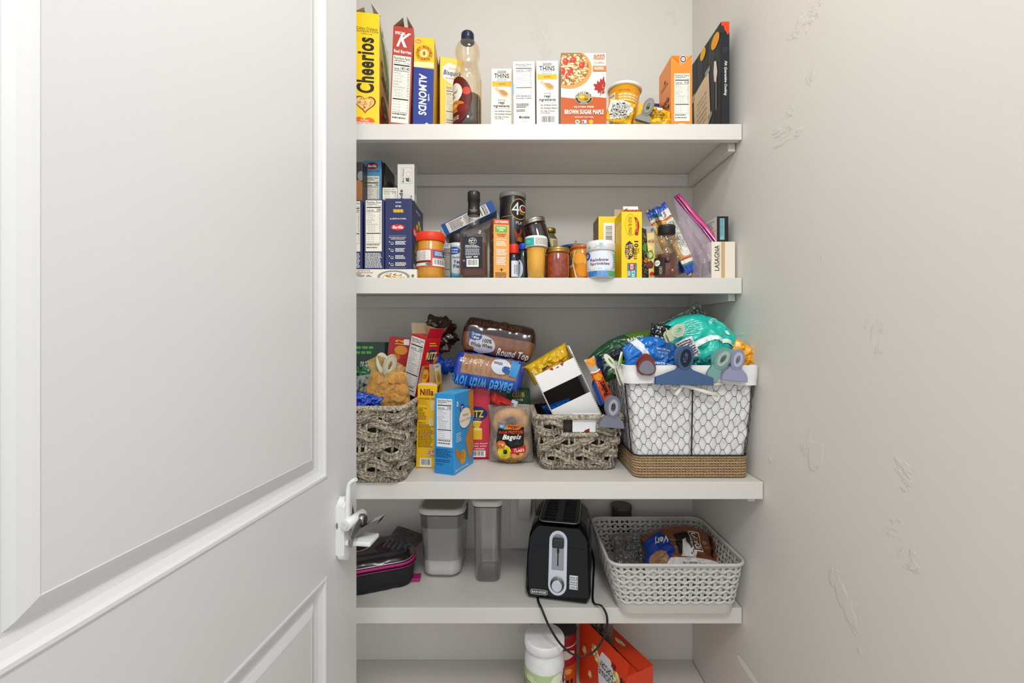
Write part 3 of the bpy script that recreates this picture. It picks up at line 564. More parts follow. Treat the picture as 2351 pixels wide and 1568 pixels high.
# ================================================================ SECOND SHELF
NV = '#232c5c r=.4'; CRM = '#ece4d4 r=.45'
g = G(); g.T('Authentic gluten free pasta', .02, .10, .60, .26, '#9c2a1e', bold=.6); g.T('Old World traditions', .10, .30, .62, .46, '#9c2a1e', bold=.6); g.L(.05, .52, .64, .92, 3, '#6a5a48', .5)
g.E(.80, .85, .14, .72, '#9a948c', 30); g.E(.80, .92, .115, .60, '#f0ece2', 30); scatter(g, 70, .7, .42, .9, 1, .012, .08, ['#d9b44a', '#c23a22', '#4d7a2a', '#e8cf86'], 2, oval(.8, .95, .095, .5)); g.E(.965, .75, .012, .18, '#5d8a3a', rot=.4)
carton('lasagna_box', 'flat cream pasta carton lying under the blue pasta boxes', 'pasta box', 690, 957, 619, 1.106, S2, .13, '#e9e3d8 r=.45', front=g, H=.0235)
BB = S2+.0245
def pasta_panel(cal='200'):
    g = G(); g.N(.08, .015, .88, .74, cal); g.L(.06, .765, .9, .98, 11, WH, .5, just=.12); return g
carton('pasta_box', 'dark blue pasta carton half hidden by the door, nutrition panel outward', 'pasta box', 790, 832, 460, 1.12, BB, .14, NV, front=pasta_panel(), rot=0)
carton('pasta_box', 'dark blue pasta carton with nutrition panel, between two other blue ones', 'pasta box', 836, 882, 458, 1.12, BB, .14, NV, front=pasta_panel(), rot=0)
g = G(); g.T('ROTINI', .40, .045, .60, .065, WH, bold=.5); g.T('N°81', .40, .095, .60, .122, WH, bold=1)
for i in range(7): g.P([(.30+i*.055, .155), (.345+i*.055, .15), (.37+i*.055, .195), (.325+i*.055, .20)], '#e8c23a' if i % 2 else '#d3a722', True)
g.T('AL DENTE IN 7-8 MIN.', .18, .275, .80, .295, WH, bold=1); g.E(.48, .405, .27, .045, '#b81f28'); g.E(.48, .405, .255, .038, '#d42a2e'); g.T('Barilla', .28, .380, .68, .425, WH, bold=1.5, sh=.2); g.R(.15, .52, .8, .5215, WH)
g.T('GET THE BEST FROM YOUR PASTA,', .15, .54, .80, .557, WH, bold=1); g.T("COOKING THE ITALIAN WAY", .22, .562, .74, .578, WH, bold=1)
for i in range(4): y = .61+i*.10; g.E(.17, y, .022, .008, WH); g.E(.27, y+.022, .055, .018, WH); g.E(.27, y+.02, .045, .012, '#232c5c'); g.L(.39, y-.01, .80, y+.045, 3, WH, .55)
g.R(.15, .975, .8, .9765, WH)
f = G(); f.T('ROTINI', .35, .08, .7, .11, WH, bold=1)
for a, b, r in ((.45, .32, 1.35), (.60, .24, 1.75), (.7, .3, 1.9), (.35, .64, 1.3), (.3, .7, 1.5)): f.E(a, b, .10, .045, '#dfb63a', 10, r); f.E(a, b, .06, .02, '#f0cf60', 8, r)
f.E(.45, .44, .42, .085, '#b81f28'); f.E(.45, .44, .39, .072, '#d42a2e'); f.T('Barilla', .16, .40, .78, .475, WH, bold=1.5, sh=.15); f.R(.12, .90, .35, .96, WH); f.P(blob(.4, .8, .2, .05, 9, .2, 2), '#c8b48a')
carton('pasta_box', 'wide dark blue rotini carton with a red oval emblem, rightmost of the blue ones', 'pasta box', 884, 945, 456, 1.12, BB, .145, NV, front=g, right=f)
TB = Z(456, 1.12)+.0006
g = G(); g.E(.48, .115, .32, .075, '#8a1820'); g.T('Barilla', .24, .09, .72, .145, WH, bold=1.5, sh=.2); g.T('GLUTEN FREE', .1, .21, .88, .255, '#1d3a5c', bold=.5); g.N(.1, .34, .87, 1.4, '190', rows=12)
carton('pasta_box', 'light blue gluten free pasta carton standing on the dark blue ones', 'pasta box', 834.5, 876, 369, 1.19, TB, .10, '#4a8cb4 r=.4', front=g, rightc='#1d1c1e')
g = G(); g.E(.7, .75, .45, .3, '#a5683c'); g.E(.9, .35, .2, .12, '#8a8680'); g.R(0, 0, .3, 1, '#222')
carton('pasta_box', 'nearly hidden black carton with a brown picture at the door edge, upper row', 'pasta box', 795, 832, 372, 1.15, TB, .08, '#24201e r=.4', front=g)
g = G(); g.N(.03, .06, .97, 1.9, '210', rows=12)
carton('pasta_box', 'low white carton with a black pointed open top beside the light blue one', 'pasta box', 878, 912, 431, 1.145, TB, .10, '#dcd8d0 r=.45', front=g, flaps=[('f', .001, 5, '#222'), ('l', .026, 35, '#1c1a1a'), ('r', .026, 35, '#26221f')], ins='#4a4641')
g = G(); g.E(.5, .4, .3, .14, '#6a4a3a'); g.E(.45, .65, .3, .1, '#7d2b22')
carton('pasta_box', 'black picture carton standing behind the light blue pasta carton', 'pasta box', 877, 884, 374, 1.215, TB, .10, '#1e1a1a r=.4', right=g)
g = G(); g.P(rr(.22, .10, .88, .53, .05), '#4a4844'); g.P(rr(.23, .105, .87, .525, .05), '#d6d2ca'); g.T('Made Without', .28, .13, .40, .50, '#3a3835', rot=90, bold=.5); g.E(.66, .28, .14, .075, '#5a5854'); g.E(.66, .28, .13, .069, '#d6d2ca'); g.T('g', .50, .37, .70, .49, '#22211f', bold=1.5, rot=90); g.T('gfco', .72, .38, .80, .49, '#22211f', rot=90); g.T('Foods', .12, .70, .32, 1.25, '#22211f', rot=90, bold=1.3); g.T('pasta', .76, .86, .90, 1.15, '#22211f', rot=90)
f = G(); f.L(.1, .05, .9, .95, 8, '#4a4642', .35, vert=True)
carton('pasta_box', 'white pasta carton standing on end above the rotini carton', 'pasta box', 912.5, 951, 377, 1.14, TB, .03, '#d3cfc7 r=.45', front=g, right=f)
# jars ------------------------------------------------
def jar(name, label, cat, px, D, base, prof, body, lid=None, lidc='#c0c0c0 m=1 r=.3', fill=None, fillc=None, g=None, arc=math.pi*.95, gz=None, a0=0, sq=0, rot=(0, 0, 0), group=None, ridges=0, seg=36, lidg=None, loc=None, lidname='lid', lsq=None):
    root = empty(name, label, cat, loc or (X(px, D), D, base+.0003), rot, group)
    m = M(); m.lathe(prof, body, seg, sq=sq); m.build('jar_body' if 'jar' in name else 'bottle_body' if 'bottle' in name else 'body', root)
    if fill: m = M(); m.lathe(fill, fillc, seg, sq=sq); m.build('contents', root)
    if lid:
        m = M(); m.lathe(lid, lidc, seg, sq=sq if lsq is None else lsq)
        if ridges:
            R = lid[1][0]; z0, z1 = lid[1][1], lid[-2][1]
            for i in range(ridges): m.box(-.0005, -R-.0005, z0+.001, .0005, -R+.001, z1-.001, lidc, mx=Matrix.Rotation(2*math.pi*i/ridges, 4, 'Z'))
        if lidg: emit(m, lidg, cyl(lid[1][0], lid[1][1], lid[-2][1], math.pi*.95), (44, 1), eps=.00005)
        m.build(lidname, root)
    if g:
        z0, z1 = gz; zs = sorted(prof, key=lambda q: q[1])
        def R(z):
            for (ra, za), (rb, zb) in zip(zs, zs[1:]):
                if za <= z <= zb: return ra+(rb-ra)*(z-za)/(zb-za+1e-9)
            return zs[-1][0]
        def S(u, v, off):
            z = z0+v*(z1-z0); a = a0+(u-.5)*arc; r = R(z)+off+.0003
            if sq: ca, sa = math.sin(a), -math.cos(a); n = 2+sq; r *= (abs(ca)**n+abs(sa)**n)**(-1/n)
            return Vector((r*math.sin(a), -r*math.cos(a), z))
        m = M(); emit(m, g, S, (48, 1), eps=.00006, sm=True); m.build('paper_label', root)
    return root
# peanut butter
g = G(); g.R(0, 0, 1, 1, '#d6544a'); g.R(.0, .06, .56, .62, '#f0ebe2')
for i in range(6): g.T(['Total Fat 16g', 'Sat Fat 3g', 'Sodium 140mg', 'Total Carb 8g', 'Protein 7g', 'Calories 190'][i], .06, .09+i*.085, .44, .125+i*.085, BK, bold=.6); g.R(.04, .14+i*.085, .54, .147+i*.085, BK, True)
g.R(.62, .08, .93, .42, '#2b62a8'); g.L(.65, .14, .90, .38, 4, WH, .5); g.E(.97, .28, .05, .12, BK); g.E(.97, .28, .03, .07, WH); g.B(.60, .52, .96, .93); g.R(.06, .64, .56, .74, '#6d2a28'); g.R(.10, .76, .5, .92, '#e9e4d4'); g.E(.5, .84, .06, .06, '#3d8a4e'); g.P([(.85, .42), (.97, .42), (.97, .5), (.8, .5)], '#e8b54a')
R0 = .0375
jar('peanut_butter_jar', 'peanut butter jar with ribbed orange red lid at the front edge', 'jar', 989, 1.14, S2, [(.030, 0), (.0345, .004), (.0365, .012), (.0362, .024), (.0372, .028), (.0372, .078), (.0358, .082), (.0360, .098), (.033, .104)], '#cf8f22 r=.18 c=.6', [(.036, .1005), (.0382, .1015), (.0382, .1225), (.0360, .1245)], '#e8401a r=.4', g=g, gz=(.029, .077), ridges=90, arc=math.pi*.98)
g = G(); g.T('CREAMY 12 24', .2, .3, .8, .7, '#5a3a10') 
carton('carton', 'plain white carton end showing behind the peanut butter jar', 'carton', 973, 1011, 528, 1.33, S2, .04, '#e4e0d8 r=.45')
g = G(); g.R(0, 0, 1, .12, '#d9dce2'); g.L(.05, .02, .95, .10, 2, '#2a3c78'); g.N(.03, .13, .97, .97, '130', '#a9a294')
carton('spice_box', 'narrow carton with grey nutrition panel behind the peanut butter jar', 'carton', 1020, 1034, 559, 1.19, S2, .05, '#5a5f74 r=.45', front=g)
# nutritional yeast shaker
g = G(); g.R(0, 0, 1, 1, '#78bcd8'); g.R(0, 0, 1, .1, '#a8d8e8'); g.E(.5, .42, .40, .36, '#eef2f2', 30); g.E(.40, .14, .22, .105, '#1f4fa8'); g.T('Great', .26, .07, .54, .13, WH, bold=1.5); g.T('Value', .28, .15, .52, .20, WH, bold=1.5); g.T('Nutritional', .34, .29, .82, .36, '#1d3a6a', bold=1); g.T('Yeast', .38, .40, .74, .50, '#1d3a6a', bold=1.6); g.T('Flakes', .38, .52, .80, .62, '#1d3a6a', bold=1.6); g.T('8 Vitamins', .28, .82, .70, .88, '#1d5a8a', bold=1)
for i in range(8): g.P([(.05+i*.11, 1), (.1+i*.11, .86-.03*(i % 2)), (.14+i*.11, 1)], '#3f94bd')
jar('seasoning_shaker', 'light blue labelled shaker with black cap left of the whiskey', 'shaker', 1052, 1.235, S2, [(.026, 0), (.0275, .003), (.0275, .112), (.026, .118)], '#e9e6d8 r=.25 c=.4', [(.0262, .1185), (.027, .119), (.027, .143), (.0255, .145)], '#26211e r=.4', g=g, gz=(.004, .108), arc=math.pi, lidname='cap', ridges=60)
# tilted cartons leaning behind the bottle
def slant(name, label, px0, py0, px1, py1, hpx, D, dep, col, g, top=None):
    a = W3(px0, py0, D); b = W3(px1, py1, D); L = (b-a).length; an = math.atan2(b.z-a.z, b.x-a.x); h = hpx/F*D
    m = M(); m.box(0, 0, 0, L, dep, h, col, .0008); emit(m, g, plane((0, 0, 0), (L, 0, 0), (0, 0, h)))
    if top: emit(m, top, plane((0, 0, h), (L, 0, 0), (0, dep, 0)))
    return m.build(name, None, a, (0, -an, 0), label, 'carton')
g = G(); g.R(0, 0, .08, 1, '#1f56a8'); g.R(.88, 0, 1, 1, '#1f56a8'); g.R(.08, .06, .88, .95, '#ece8de'); g.L(.14, .15, .40, .9, 9, BK, .5); g.R(.415, .1, .42, .9, BK); g.L(.43, .15, .60, .9, 7, BK, .5); g.L(.62, .12, .84, .9, 4, BK, .35, vert=True); g.T('Nutrition Facts', .80, .1, .86, .9, BK, rot=90, bold=1)
slant('cheese_snack_box', 'blue ended white carton lying slanted across behind the whiskey bottle', 1024, 541, 1140, 484, 27, 1.27, .055, '#2a5ca4 r=.4', g, G().R(0, 0, .5, 1, '#d9b24a'))
g = G(); g.L(.6, .3, .95, .8, 3, '#8a4a3a', .15); g.E(.3, .5, .08, .2, '#9aa5a8'); g.E(.3, .5, .07, .17, '#cfc9c2')
slant('tea_box', 'pale plain carton lying slanted under the blue ended one', 1030, 566, 1152, 509, 24, 1.33, .03, '#cbc4bd r=.5', g)
# whiskey
def whiskey():
    D = 1.145; root = empty('whiskey_bottle', 'square shouldered whiskey bottle with black label and cap, part full', 'bottle', (X(1088, D), D, S2+.0003), (0, 0, 0)); SQ = 3.2; k = 1/.955
    pr = [(.034, 0), (.0385, .003), (.040, .010), (.040, .118), (.0385, .127), (.033, .134), (.024, .140), (.018, .146), (.0152, .155), (.0158, .166), (.0168, .178), (.0150, .19), (.0145, .205)]
    def ring(m, prof, key, seg=48, q=SQ):
        rings = []
        for r, z in prof:
            n = 2+q*max(0, min(1, (.142-z)/.02)); rings.append([m.bm.verts.new((r*math.cos(a)*(abs(math.cos(a))**n+abs(math.sin(a))**n)**(-1/n)*.93, r*math.sin(a)*(abs(math.cos(a))**n+abs(math.sin(a))**n)**(-1/n)*.93, z)) for a in [2*math.pi*i/seg for i in range(seg)]])
        for A, B in zip(rings, rings[1:]):
            for i in range(seg): f = m.bm.faces.new((A[i], A[(i+1) % seg], B[(i+1) % seg], B[i])); f.material_index = m.mi(key); f.smooth = True
        for rg in (list(reversed(rings[0])), rings[-1]): m.bm.faces.new(rg).material_index = m.mi(key)
    m = M(); ring(m, pr, '#fbf9f6 cl=.05 r=.03'); m.build('bottle_body', root)
    m = M(); ring(m, [(.031, .006), (.0372, .012), (.0372, .097), (.0372, .0972)], '#5e2206 r=.15'); m.build('whiskey', root)
    m = M(); m.lathe([(.0160, .176), (.0178, .180), (.0163, .192), (.0158, .214), (.0172, .2145), (.0172, .238), (.016, .240)], '#1c1a19 r=.35 c=.2', 36); emit(m, G().T("Tennessee", .2, .1, .8, .5, '#c8b48c', sh=.3).T('WHISKEY', .3, .6, .7, .9, '#c8b48c'), cyl(.0172, .181, .190, 2), (8, 1)); m.build('cap', root)
    g = G(); g.R(.0, .0, 1, 1, '#20242e'); g.E(.5, .14, .2, .105, WH, 30); g.E(.5, .14, .185, .097, '#20242e', 30); g.T('OLD', .44, .06, .56, .08, WH, bold=1); g.T('Nº7', .35, .10, .65, .165, WH, bold=1.6); g.R(.4, .185, .6, .20, WH); g.L(.14, .27, .86, .335, 2, WH, .5); g.T('LYNCHBURG, TENNESSEE, USA', .12, .335, .88, .355, WH, bold=1); g.L(.14, .38, .86, .60, 7, '#b9bcc4', .55, just=.05); g.L(.16, .62, .5, .68, 2, WH, .5); g.L(.55, .62, .8, .68, 1, WH, .6); g.B(.2, .70, .8, .95); g.E(.07, .76, .05, .03, '#8a8f98')
    m = M(); emit(m, g, plane((-.0265, -.0375, .026), (.053, 0, 0), (0, 0, .084)), off=.0006); m.build('back_label', root)
whiskey()
# rice mix carton
g = G(); g.R(0, 0, 1, .085, '#cf4a1c'); g.T('ZATARAINS', .1, .02, .92, .062, WH, bold=1.5); g.P(rr(.10, .11, .86, .215, .05), '#6fae3c'); g.T('CILANTRO', .2, .125, .76, .16, WH, bold=1.5); g.T('LIME', .34, .165, .62, .195, WH, bold=1.5); g.T("ZATARAIN'S", .2, .24, .8, .262, '#3a2a12', bold=1); g.T('KITCHEN', .3, .27, .7, .29, '#3a2a12', bold=1); g.T('TIPS & TRICKS', .18, .325, .82, .35, WH, bold=1)
for i, n in ((0, 3), (1, 4), (2, 5)): g.L(.18, .37+i*.13, .84, .37+i*.13+n*.027, n, WH, .6)
g.E(.5, .84, .03, .03, '#3a2a12'); g.E(.5, .835, .1, .008, '#3a2a12'); g.L(.12, .885, .85, .98, 4, '#5a3a1a', .5, just=.1)
f = G(); f.P(blob(.5, .15, .4, .1, 10, .2, 3), '#b04a3a'); scatter(f, 60, 0, .2, 1, 1, .15, .02, ['#6d5a22', '#3c5a22', '#d9d0b4', '#7a3a1a', '#2f3a16'], 5)
carton('rice_mix_box', 'orange rice mix carton with green flavour patch right of the whiskey bottle', 'rice box', 1133, 1169.5, 503, 1.13, S2, .085, '#e7a04a r=.45', front=g, left=f, rot=10, leftc='#8d5a34')
# bread crumb can
g = G(); g.E(.5, .145, .235, .125, '#caa25c', 40); g.E(.5, .145, .222, .115, '#201e20', 40); g.R(0, .225, .33, .231, '#caa25c'); g.T('4', .30, .065, .49, .215, '#efece6'); g.T('C', .49, .085, .70, .175, '#efece6'); g.E(.60, .13, .045, .022, '#b81f28'); g.T('BREAD', .50, .165, .63, .183, '#d9a92a', bold=1); g.T('CRUMBS', .50, .188, .65, .206, '#d9a92a', bold=1); g.T('PLAIN', .40, .29, .66, .325, '#e8e4da', bold=.3); g.P([(.34, .375), (.40, .40), (.45, .44), (.49, .42), (.54, .36), (.57, .39), (.53, .47), (.60, .51), (.42, .53), (.37, .45)], '#a84a26'); g.E(.52, .50, .07, .03, '#c98a3c')
jar('crumb_can', 'tall black bread crumb can with a gold ring logo at the back', 'can', 1177, 1.295, S2, [(.0395, 0), (.040, .002), (.040, .268), (.0395, .27)], '#201e20 r=.35 c=.2', [(.0405, .269), (.0415, .270), (.0415, .282), (.039, .2845)], '#8d8a86 r=.4', g=g, gz=(.01, .266), a0=.55, arc=3.1)
# dark jam jar tilted on top of others
jar('jam_jar', 'tilted dark jam jar with silver lid leaning on the black can', 'jar', 0, 0, 0, [(.030, 0), (.0335, .004), (.0340, .01), (.0340, .078), (.031, .084), (.030, .088)], '#1d0a12 r=.06 c=1', [(.0325, .0865), (.0342, .0875), (.0342, .092), (.0333, .093), (.0342, .094), (.0342, .0995), (.032, .1015)], '#a9a49a m=1 r=.35', rot=(0, math.radians(-14), 0), loc=tuple(W3(1243, 583, 1.215)))
jar('spice_jar', 'small square jar with gold lid behind the tilted jam jar', 'jar', 1262, 1.31, S2, [(.022, .0), (.024, .004), (.024, .15), (.016, .162), (.016, .168)], '#5d5a32 r=.1 c=.8', [(.018, .168), (.0195, .169), (.0195, .180), (.018, .182)], '#a58a3e m=1 r=.3', g=G().R(0, 0, 1, 1, '#d8ca98').L(.6, .1, .95, .9, 12, '#7a6a42', .5), gz=(.095, .147), arc=2.6, a0=.1)
# food colouring bottles
g = G(); g.R(0, .0, 1, 1, '#d9dbe4'); g.L(.3, .25, .9, .95, 4, '#22243a', .4, vert=True)
jar('colouring_bottle', 'tiny food colouring bottle with bright red cap beside the rice carton', 'bottle', 1180, 1.15, S2, [(.010, 0), (.0125, .002), (.0125, .062), (.010, .071), (.009, .073)], '#1a1c3a r=.15 c=.8', [(.0118, .073), (.0125, .074), (.0125, .096), (.011, .0985)], '#e3301c r=.35', g=g, gz=(.008, .052), arc=2.2, a0=.5, ridges=40, lidname='cap')
g = G(); g.E(.5, .5, .5, .5, '#c9d6e8'); g.L(.25, .2, .75, .8, 4, '#2a3a6a', .4, vert=True)
jar('colouring_bottle', 'dark slim bottle with bright blue cap beside the red capped one', 'bottle', 1201.5, 1.165, S2, [(.013, 0), (.0155, .003), (.0155, .05), (.0125, .076), (.0100, .086)], '#26302e r=.12 c=.8', [(.0105, .086), (.0115, .087), (.0115, .102), (.010, .1035)], '#1c48c4 r=.35', g=g, gz=(.006, .058), arc=1.6, a0=-.9, ridges=40, lidname='cap')
jar('star_sprinkle_jar', 'glass shaker of small white sugar beads behind the yellow sprinkle jar', 'jar', 1247, 1.185, S2, [(.017, 0), (.018, .002), (.018, .075), (.015, .08)], GLASS, [(.0165, .08), (.0175, .081), (.0175, .092), (.016, .094)], '#e8e6e0', fill=[(.0165, .003), (.0165, .045)], fillc='#e8e4da v=8e867c vs=400 vw=.05 r=.5')
# yellow sprinkles
g = G(); g.R(0, .12, .42, .98, '#2fb0a2'); g.R(.42, .1, 1, .98, '#ece8e0'); g.L(.46, .16, .95, .92, 9, '#5a5048', .45); g.P(blob(.2, .5, .15, .3, 9, .3, 2), '#5cc8bc')
jar('sprinkle_jar', 'clear cup of golden sugar sprinkles with white teal printed lid', 'jar', 1231, 1.125, S2, [(.0215, 0), (.0235, .002), (.0262, .082), (.0262, .086)], GLASS, [(.0285, .0835), (.0302, .0845), (.0298, .108), (.0285, .1115)], '#ece9e3 r=.4', fill=[(.0215, .002), (.0225, .003), (.0252, .081)], fillc='#ee9f08 v=ffc634 vs=900 r=.6', lidg=g)
jar('salsa_jar', 'red brown preserve jar with brass screw lid in the front row', 'jar', 1280.5, 1.135, S2, [(.027, 0), (.0305, .003), (.0312, .01), (.0312, .063), (.029, .068), (.0285, .071)], '#9a3a12 v=7a2208 vs=90 vw=.1 r=.08 c=1', [(.0295, .0695), (.0315, .071), (.0318, .074), (.0308, .0755), (.0318, .077), (.0315, .082), (.0298, .0845)], '#b3924a m=1 r=.28')
jar('dip_can', 'wide black can with blue plastic rim at the back', 'can', 1320, 1.285, S2, [(.046, 0), (.0475, .004), (.0475, .108), (.047, .11)], '#1c1b1d r=.4', [(.048, .111), (.0505, .112), (.0505, .118), (.0485, .120)], '#1f4f86 r=.35', g=G().E(.2, .5, .08, .3, '#5a6a80').E(.2, .5, .065, .25, '#1c1b1d').T('Rich', .3, .3, .42, .45, '#caa86a').L(.3, .5, .45, .8, 2, '#caa86a', .4).T('More flavor', .62, .3, .8, .45, '#caa86a').L(.6, .5, .8, .8, 2, '#caa86a', .4), gz=(.075, .105))
jar('bean_jar', 'jar with dull red lid standing behind the apricot jar', 'jar', 1325, 1.236, S2, [(.030, 0), (.0335, .004), (.0335, .082), (.032, .086)], '#3a1410 r=.15 c=.7', [(.0335, .086), (.035, .0865), (.035, .094), (.033, .0955)], '#6a2a26 r=.35')
m = M(); m.lathe([(.013, 0), (.0135, .004), (.010, .013), (.005, .020), (.0025, .026), (.001, .030)], '#c4c0b8 m=.9 r=.3 b=4 x=250', 18); m.build('foil_candy', None, (X(1322, 1.22), 1.222, S2+.0965), (0, 0, 0), 'silver foil wrapped drop standing on the dull red jar lid', 'candy')
# apricot jar + label
g = G(); g.E(.35, .3, .2, .2, '#e8a02c'); g.E(.7, .4, .22, .2, '#eeb040'); g.E(.5, .72, .25, .22, '#e08c1c'); g.P([(.2, 0), (.24, 0), (.16, .4), (.30, 1), (.25, 1), (.12, .4)], '#ece0c8')
g.P([(0, .4), (.14, .3), (.14, .42), (0, .5)], '#3a5a78'); g.P([(0, .55), (.14, .5), (.14, .56), (0, .62)], '#ece0c8')
jar('apricot_jar', 'jar of orange apricot halves behind the rainbow sprinkles', 'jar', 1336, 1.163, S2, [(.027, 0), (.0325, .004), (.034, .012), (.034, .05), (.0325, .054), (.034, .058), (.033, .078), (.029, .086)], '#d98a14 v=c06c08 vs=60 r=.08 c=1', [(.030, .086), (.031, .0865), (.031, .094), (.029, .096)], '#b9652c r=.3', g=g, gz=(.004, .08), arc=2.7)
# rainbow sprinkles
g = G(); g.R(0, 0, 1, .78, '#cfdce4'); g.E(.42, .38, .36, .42, '#dfe6ee', 30); g.R(.70, 0, 1, .78, '#b9d8c6'); g.E(.08, .16, .10, .16, '#1f4fa8'); g.T('GV', .03, .08, .13, .22, WH, bold=1); g.T('Rainbow', .18, .28, .62, .40, '#6a2a5a', bold=1.3); g.T('Sprinkles', .18, .44, .64, .58, '#6a2a5a', bold=1.3)
for a in range(6): g.R(.08+a*.15, .66+.03*(a % 2), .16+a*.15, .70+.03*(a % 2), ['#e8b8c0', '#f0d890', '#c0dcc0', '#c8d8f0', '#e8b8c0', '#f0c8a0'][a])
g.R(0, .78, .12, 1, '#e07a3a'); g.R(.12, .78, .36, 1, '#2f78b8'); g.R(.36, .78, .62, 1, '#6f9ed8'); g.R(.62, .78, 1, 1, '#5aa84a'); scatter(g, 160, .02, .79, .98, .99, .012, .012, ['#4f8fd0', '#84b4e8', '#2a6ab0', '#b8e08a'], 4); g.L(.74, .1, .95, .7, 6, '#7a9a8a', .4)
h = G(); scatter(h, 34, .02, .1, .98, .9, .03, .06, ['#e8c8d0', '#f0e0a0', '#b8dcc8', '#a8d0e8', '#e8d0b8'], 6); h.R(.40, .1, .48, .6, '#9ccce0'); h.T('GV', .12, .4, .18, .9, '#4a78b8', rot=90)
jar('rainbow_sprinkle_jar', 'white lidded rainbow sprinkles jar with blue and green beads, front row', 'jar', 1379, 1.118, S2, [(.033, 0), (.0365, .002), (.0368, .066), (.0345, .071)], '#d9dfe2 r=.15 c=.8', [(.037, .0705), (.0386, .0715), (.0382, .090), (.035, .0965)], '#e9e9e6 r=.4', g=g, gz=(.002, .067), lidg=h, arc=3.1)
# yellow cartons
YL = '#f2cd0c r=.4'
g = G(); g.R(.25, .10, .80, .42, WH); g.B(.30, .12, .76, .40, vert=True); g.L(.3, .42, .6, .48, 1, '#5a4a10', .2); g.R(.82, .55, .86, .9, '#2b8a8e')
f = G(); f.R(0, 0, 1, 1, '#7f7038'); f.R(.0, .1, .3, .95, '#8a5040'); f.L(.05, .15, .28, .9, 3, '#d8b08a', .5, vert=True); f.E(.65, .55, .3, .25, '#a08a4a')
carton('taco_kit_box', 'yellow carton with a barcode between sprinkles and the taco shell carton', 'carton', 1374, 1421, 497, 1.185, S2, .075, YL, front=g, left=f)
g = G()
g.E(.44, .20, .26, .165, '#7a5a10', 30); g.E(.44, .20, .25, .16, '#f2cd0c', 30); g.T('OLD EL PASO', .34, .08, .50, .345, '#7a2a14', rot=-90, bold=1.2); g.P([(.60, .08), (.74, .09), (.85, .16), (.87, .22), (.80, .36), (.64, .35), (.68, .28), (.74, .22), (.68, .14)], '#a8281c'); g.T('FAMILY', .70, .13, .78, .31, '#e8b84a', rot=-90, bold=1)
g.P(blob(.38, .58, .24, .145, 16, .15, 4), '#45265c'); g.T("STAND", .37, .49, .53, .66, '#f2e04a', rot=-90, bold=1.6); g.T("'N STUFF", .20, .50, .34, .70, '#f2e04a', rot=-90, bold=1.4); g.T('10', .62, .44, .82, .535, '#2a1c12', rot=-90, bold=1.6); g.T('TACO', .78, .545, .85, .62, '#2a1c12', rot=-90, bold=1); g.T('SHELLS', .60, .55, .75, .715, '#2a1c12', rot=-90, bold=1.2)
g.R(.28, .77, .74, .985, '#2a8c9c'); g.R(.36, .78, .64, .88, '#b82a34'); g.T('BOX', .42, .79, .58, .87, WH, bold=1.5, rot=-90); g.T('SCAN', .48, .885, .66, .98, WH, bold=1, rot=-90); g.L(.3, .89, .45, .98, 3, WH, .5, vert=True)
br = G()
for i in range(10): br.P([(.02+i*.1, .0), (.09+i*.1, 0), (.06+i*.1, 1), (-.01+i*.1, 1)], '#a8481c' if i % 2 else '#c8682c')
f = G(); f.R(0, 0, 1, .14, '#e9c414'); f.R(.0, .06, .25, 1, '#b8702a'); f.L(.02, .1, .23, .95, 2, '#d8a23a', .5, vert=True)
def tb():
    r = carton('taco_shell_box', 'tall bright yellow taco shell carton with its top flap up', 'carton', 1427, 1474, 486, 1.112, S2, .085, YL, front=g, left=f, flaps=[('f', .0085, 42, '#b4562a', br), ('b', .03, 10, YL), ('l', .02, 55, YL)])
tb()
m = M(); m.box(-.020, 0, 0, .020, .0008, .012, '#f0eee8'); m.build('flap', bpy.data.objects['taco_shell_box'], (0, -.034, Z(486, 1.112)-S2+.006), (math.radians(-20), 0, 0))
# pouch
g = G(); g.R(.0, 0, 1, .14, '#a8a49c'); g.R(0, .14, 1, 1, '#e8d28a'); g.P([(0, 0), (.42, .06), (.5, 1), (0, 1)], '#22201c'); g.T('FREE', .52, .27, .92, .33, '#8a2430', bold=1.3); g.P(blob(.62, .56, .25, .1, 12, .15, 2), '#7a9a3a'); g.P(blob(.62, .56, .15, .06, 12, .15, 3), '#c8d08a'); g.P(blob(.60, .74, .24, .08, 12, .2, 4), '#7a3a26'); g.P(blob(.25, .42, .15, .08, 12, .2, 5), '#4a9a2a'); g.P(blob(.3, .66, .12, .06, 12, .2, 6), '#d8781c'); g.P([(.52, .90), (.7, .86), (.9, .92), (.6, .94)], '#c8281c'); g.T('GF', .7, .05, .9, .11, '#3a4a6a', bold=1)
m = softbag(.042, .150, .022, '#e8d28a r=.3 c=.2', g, seed=2, wr=.002, cuts=(6, 14)); m.build('rice_pouch', None, (X(1489, 1.15), 1.15, S2+.002), (math.radians(-4), math.radians(-1), math.radians(-8)), 'cream and black food pouch standing between taco carton and honey bottle', 'pouch')
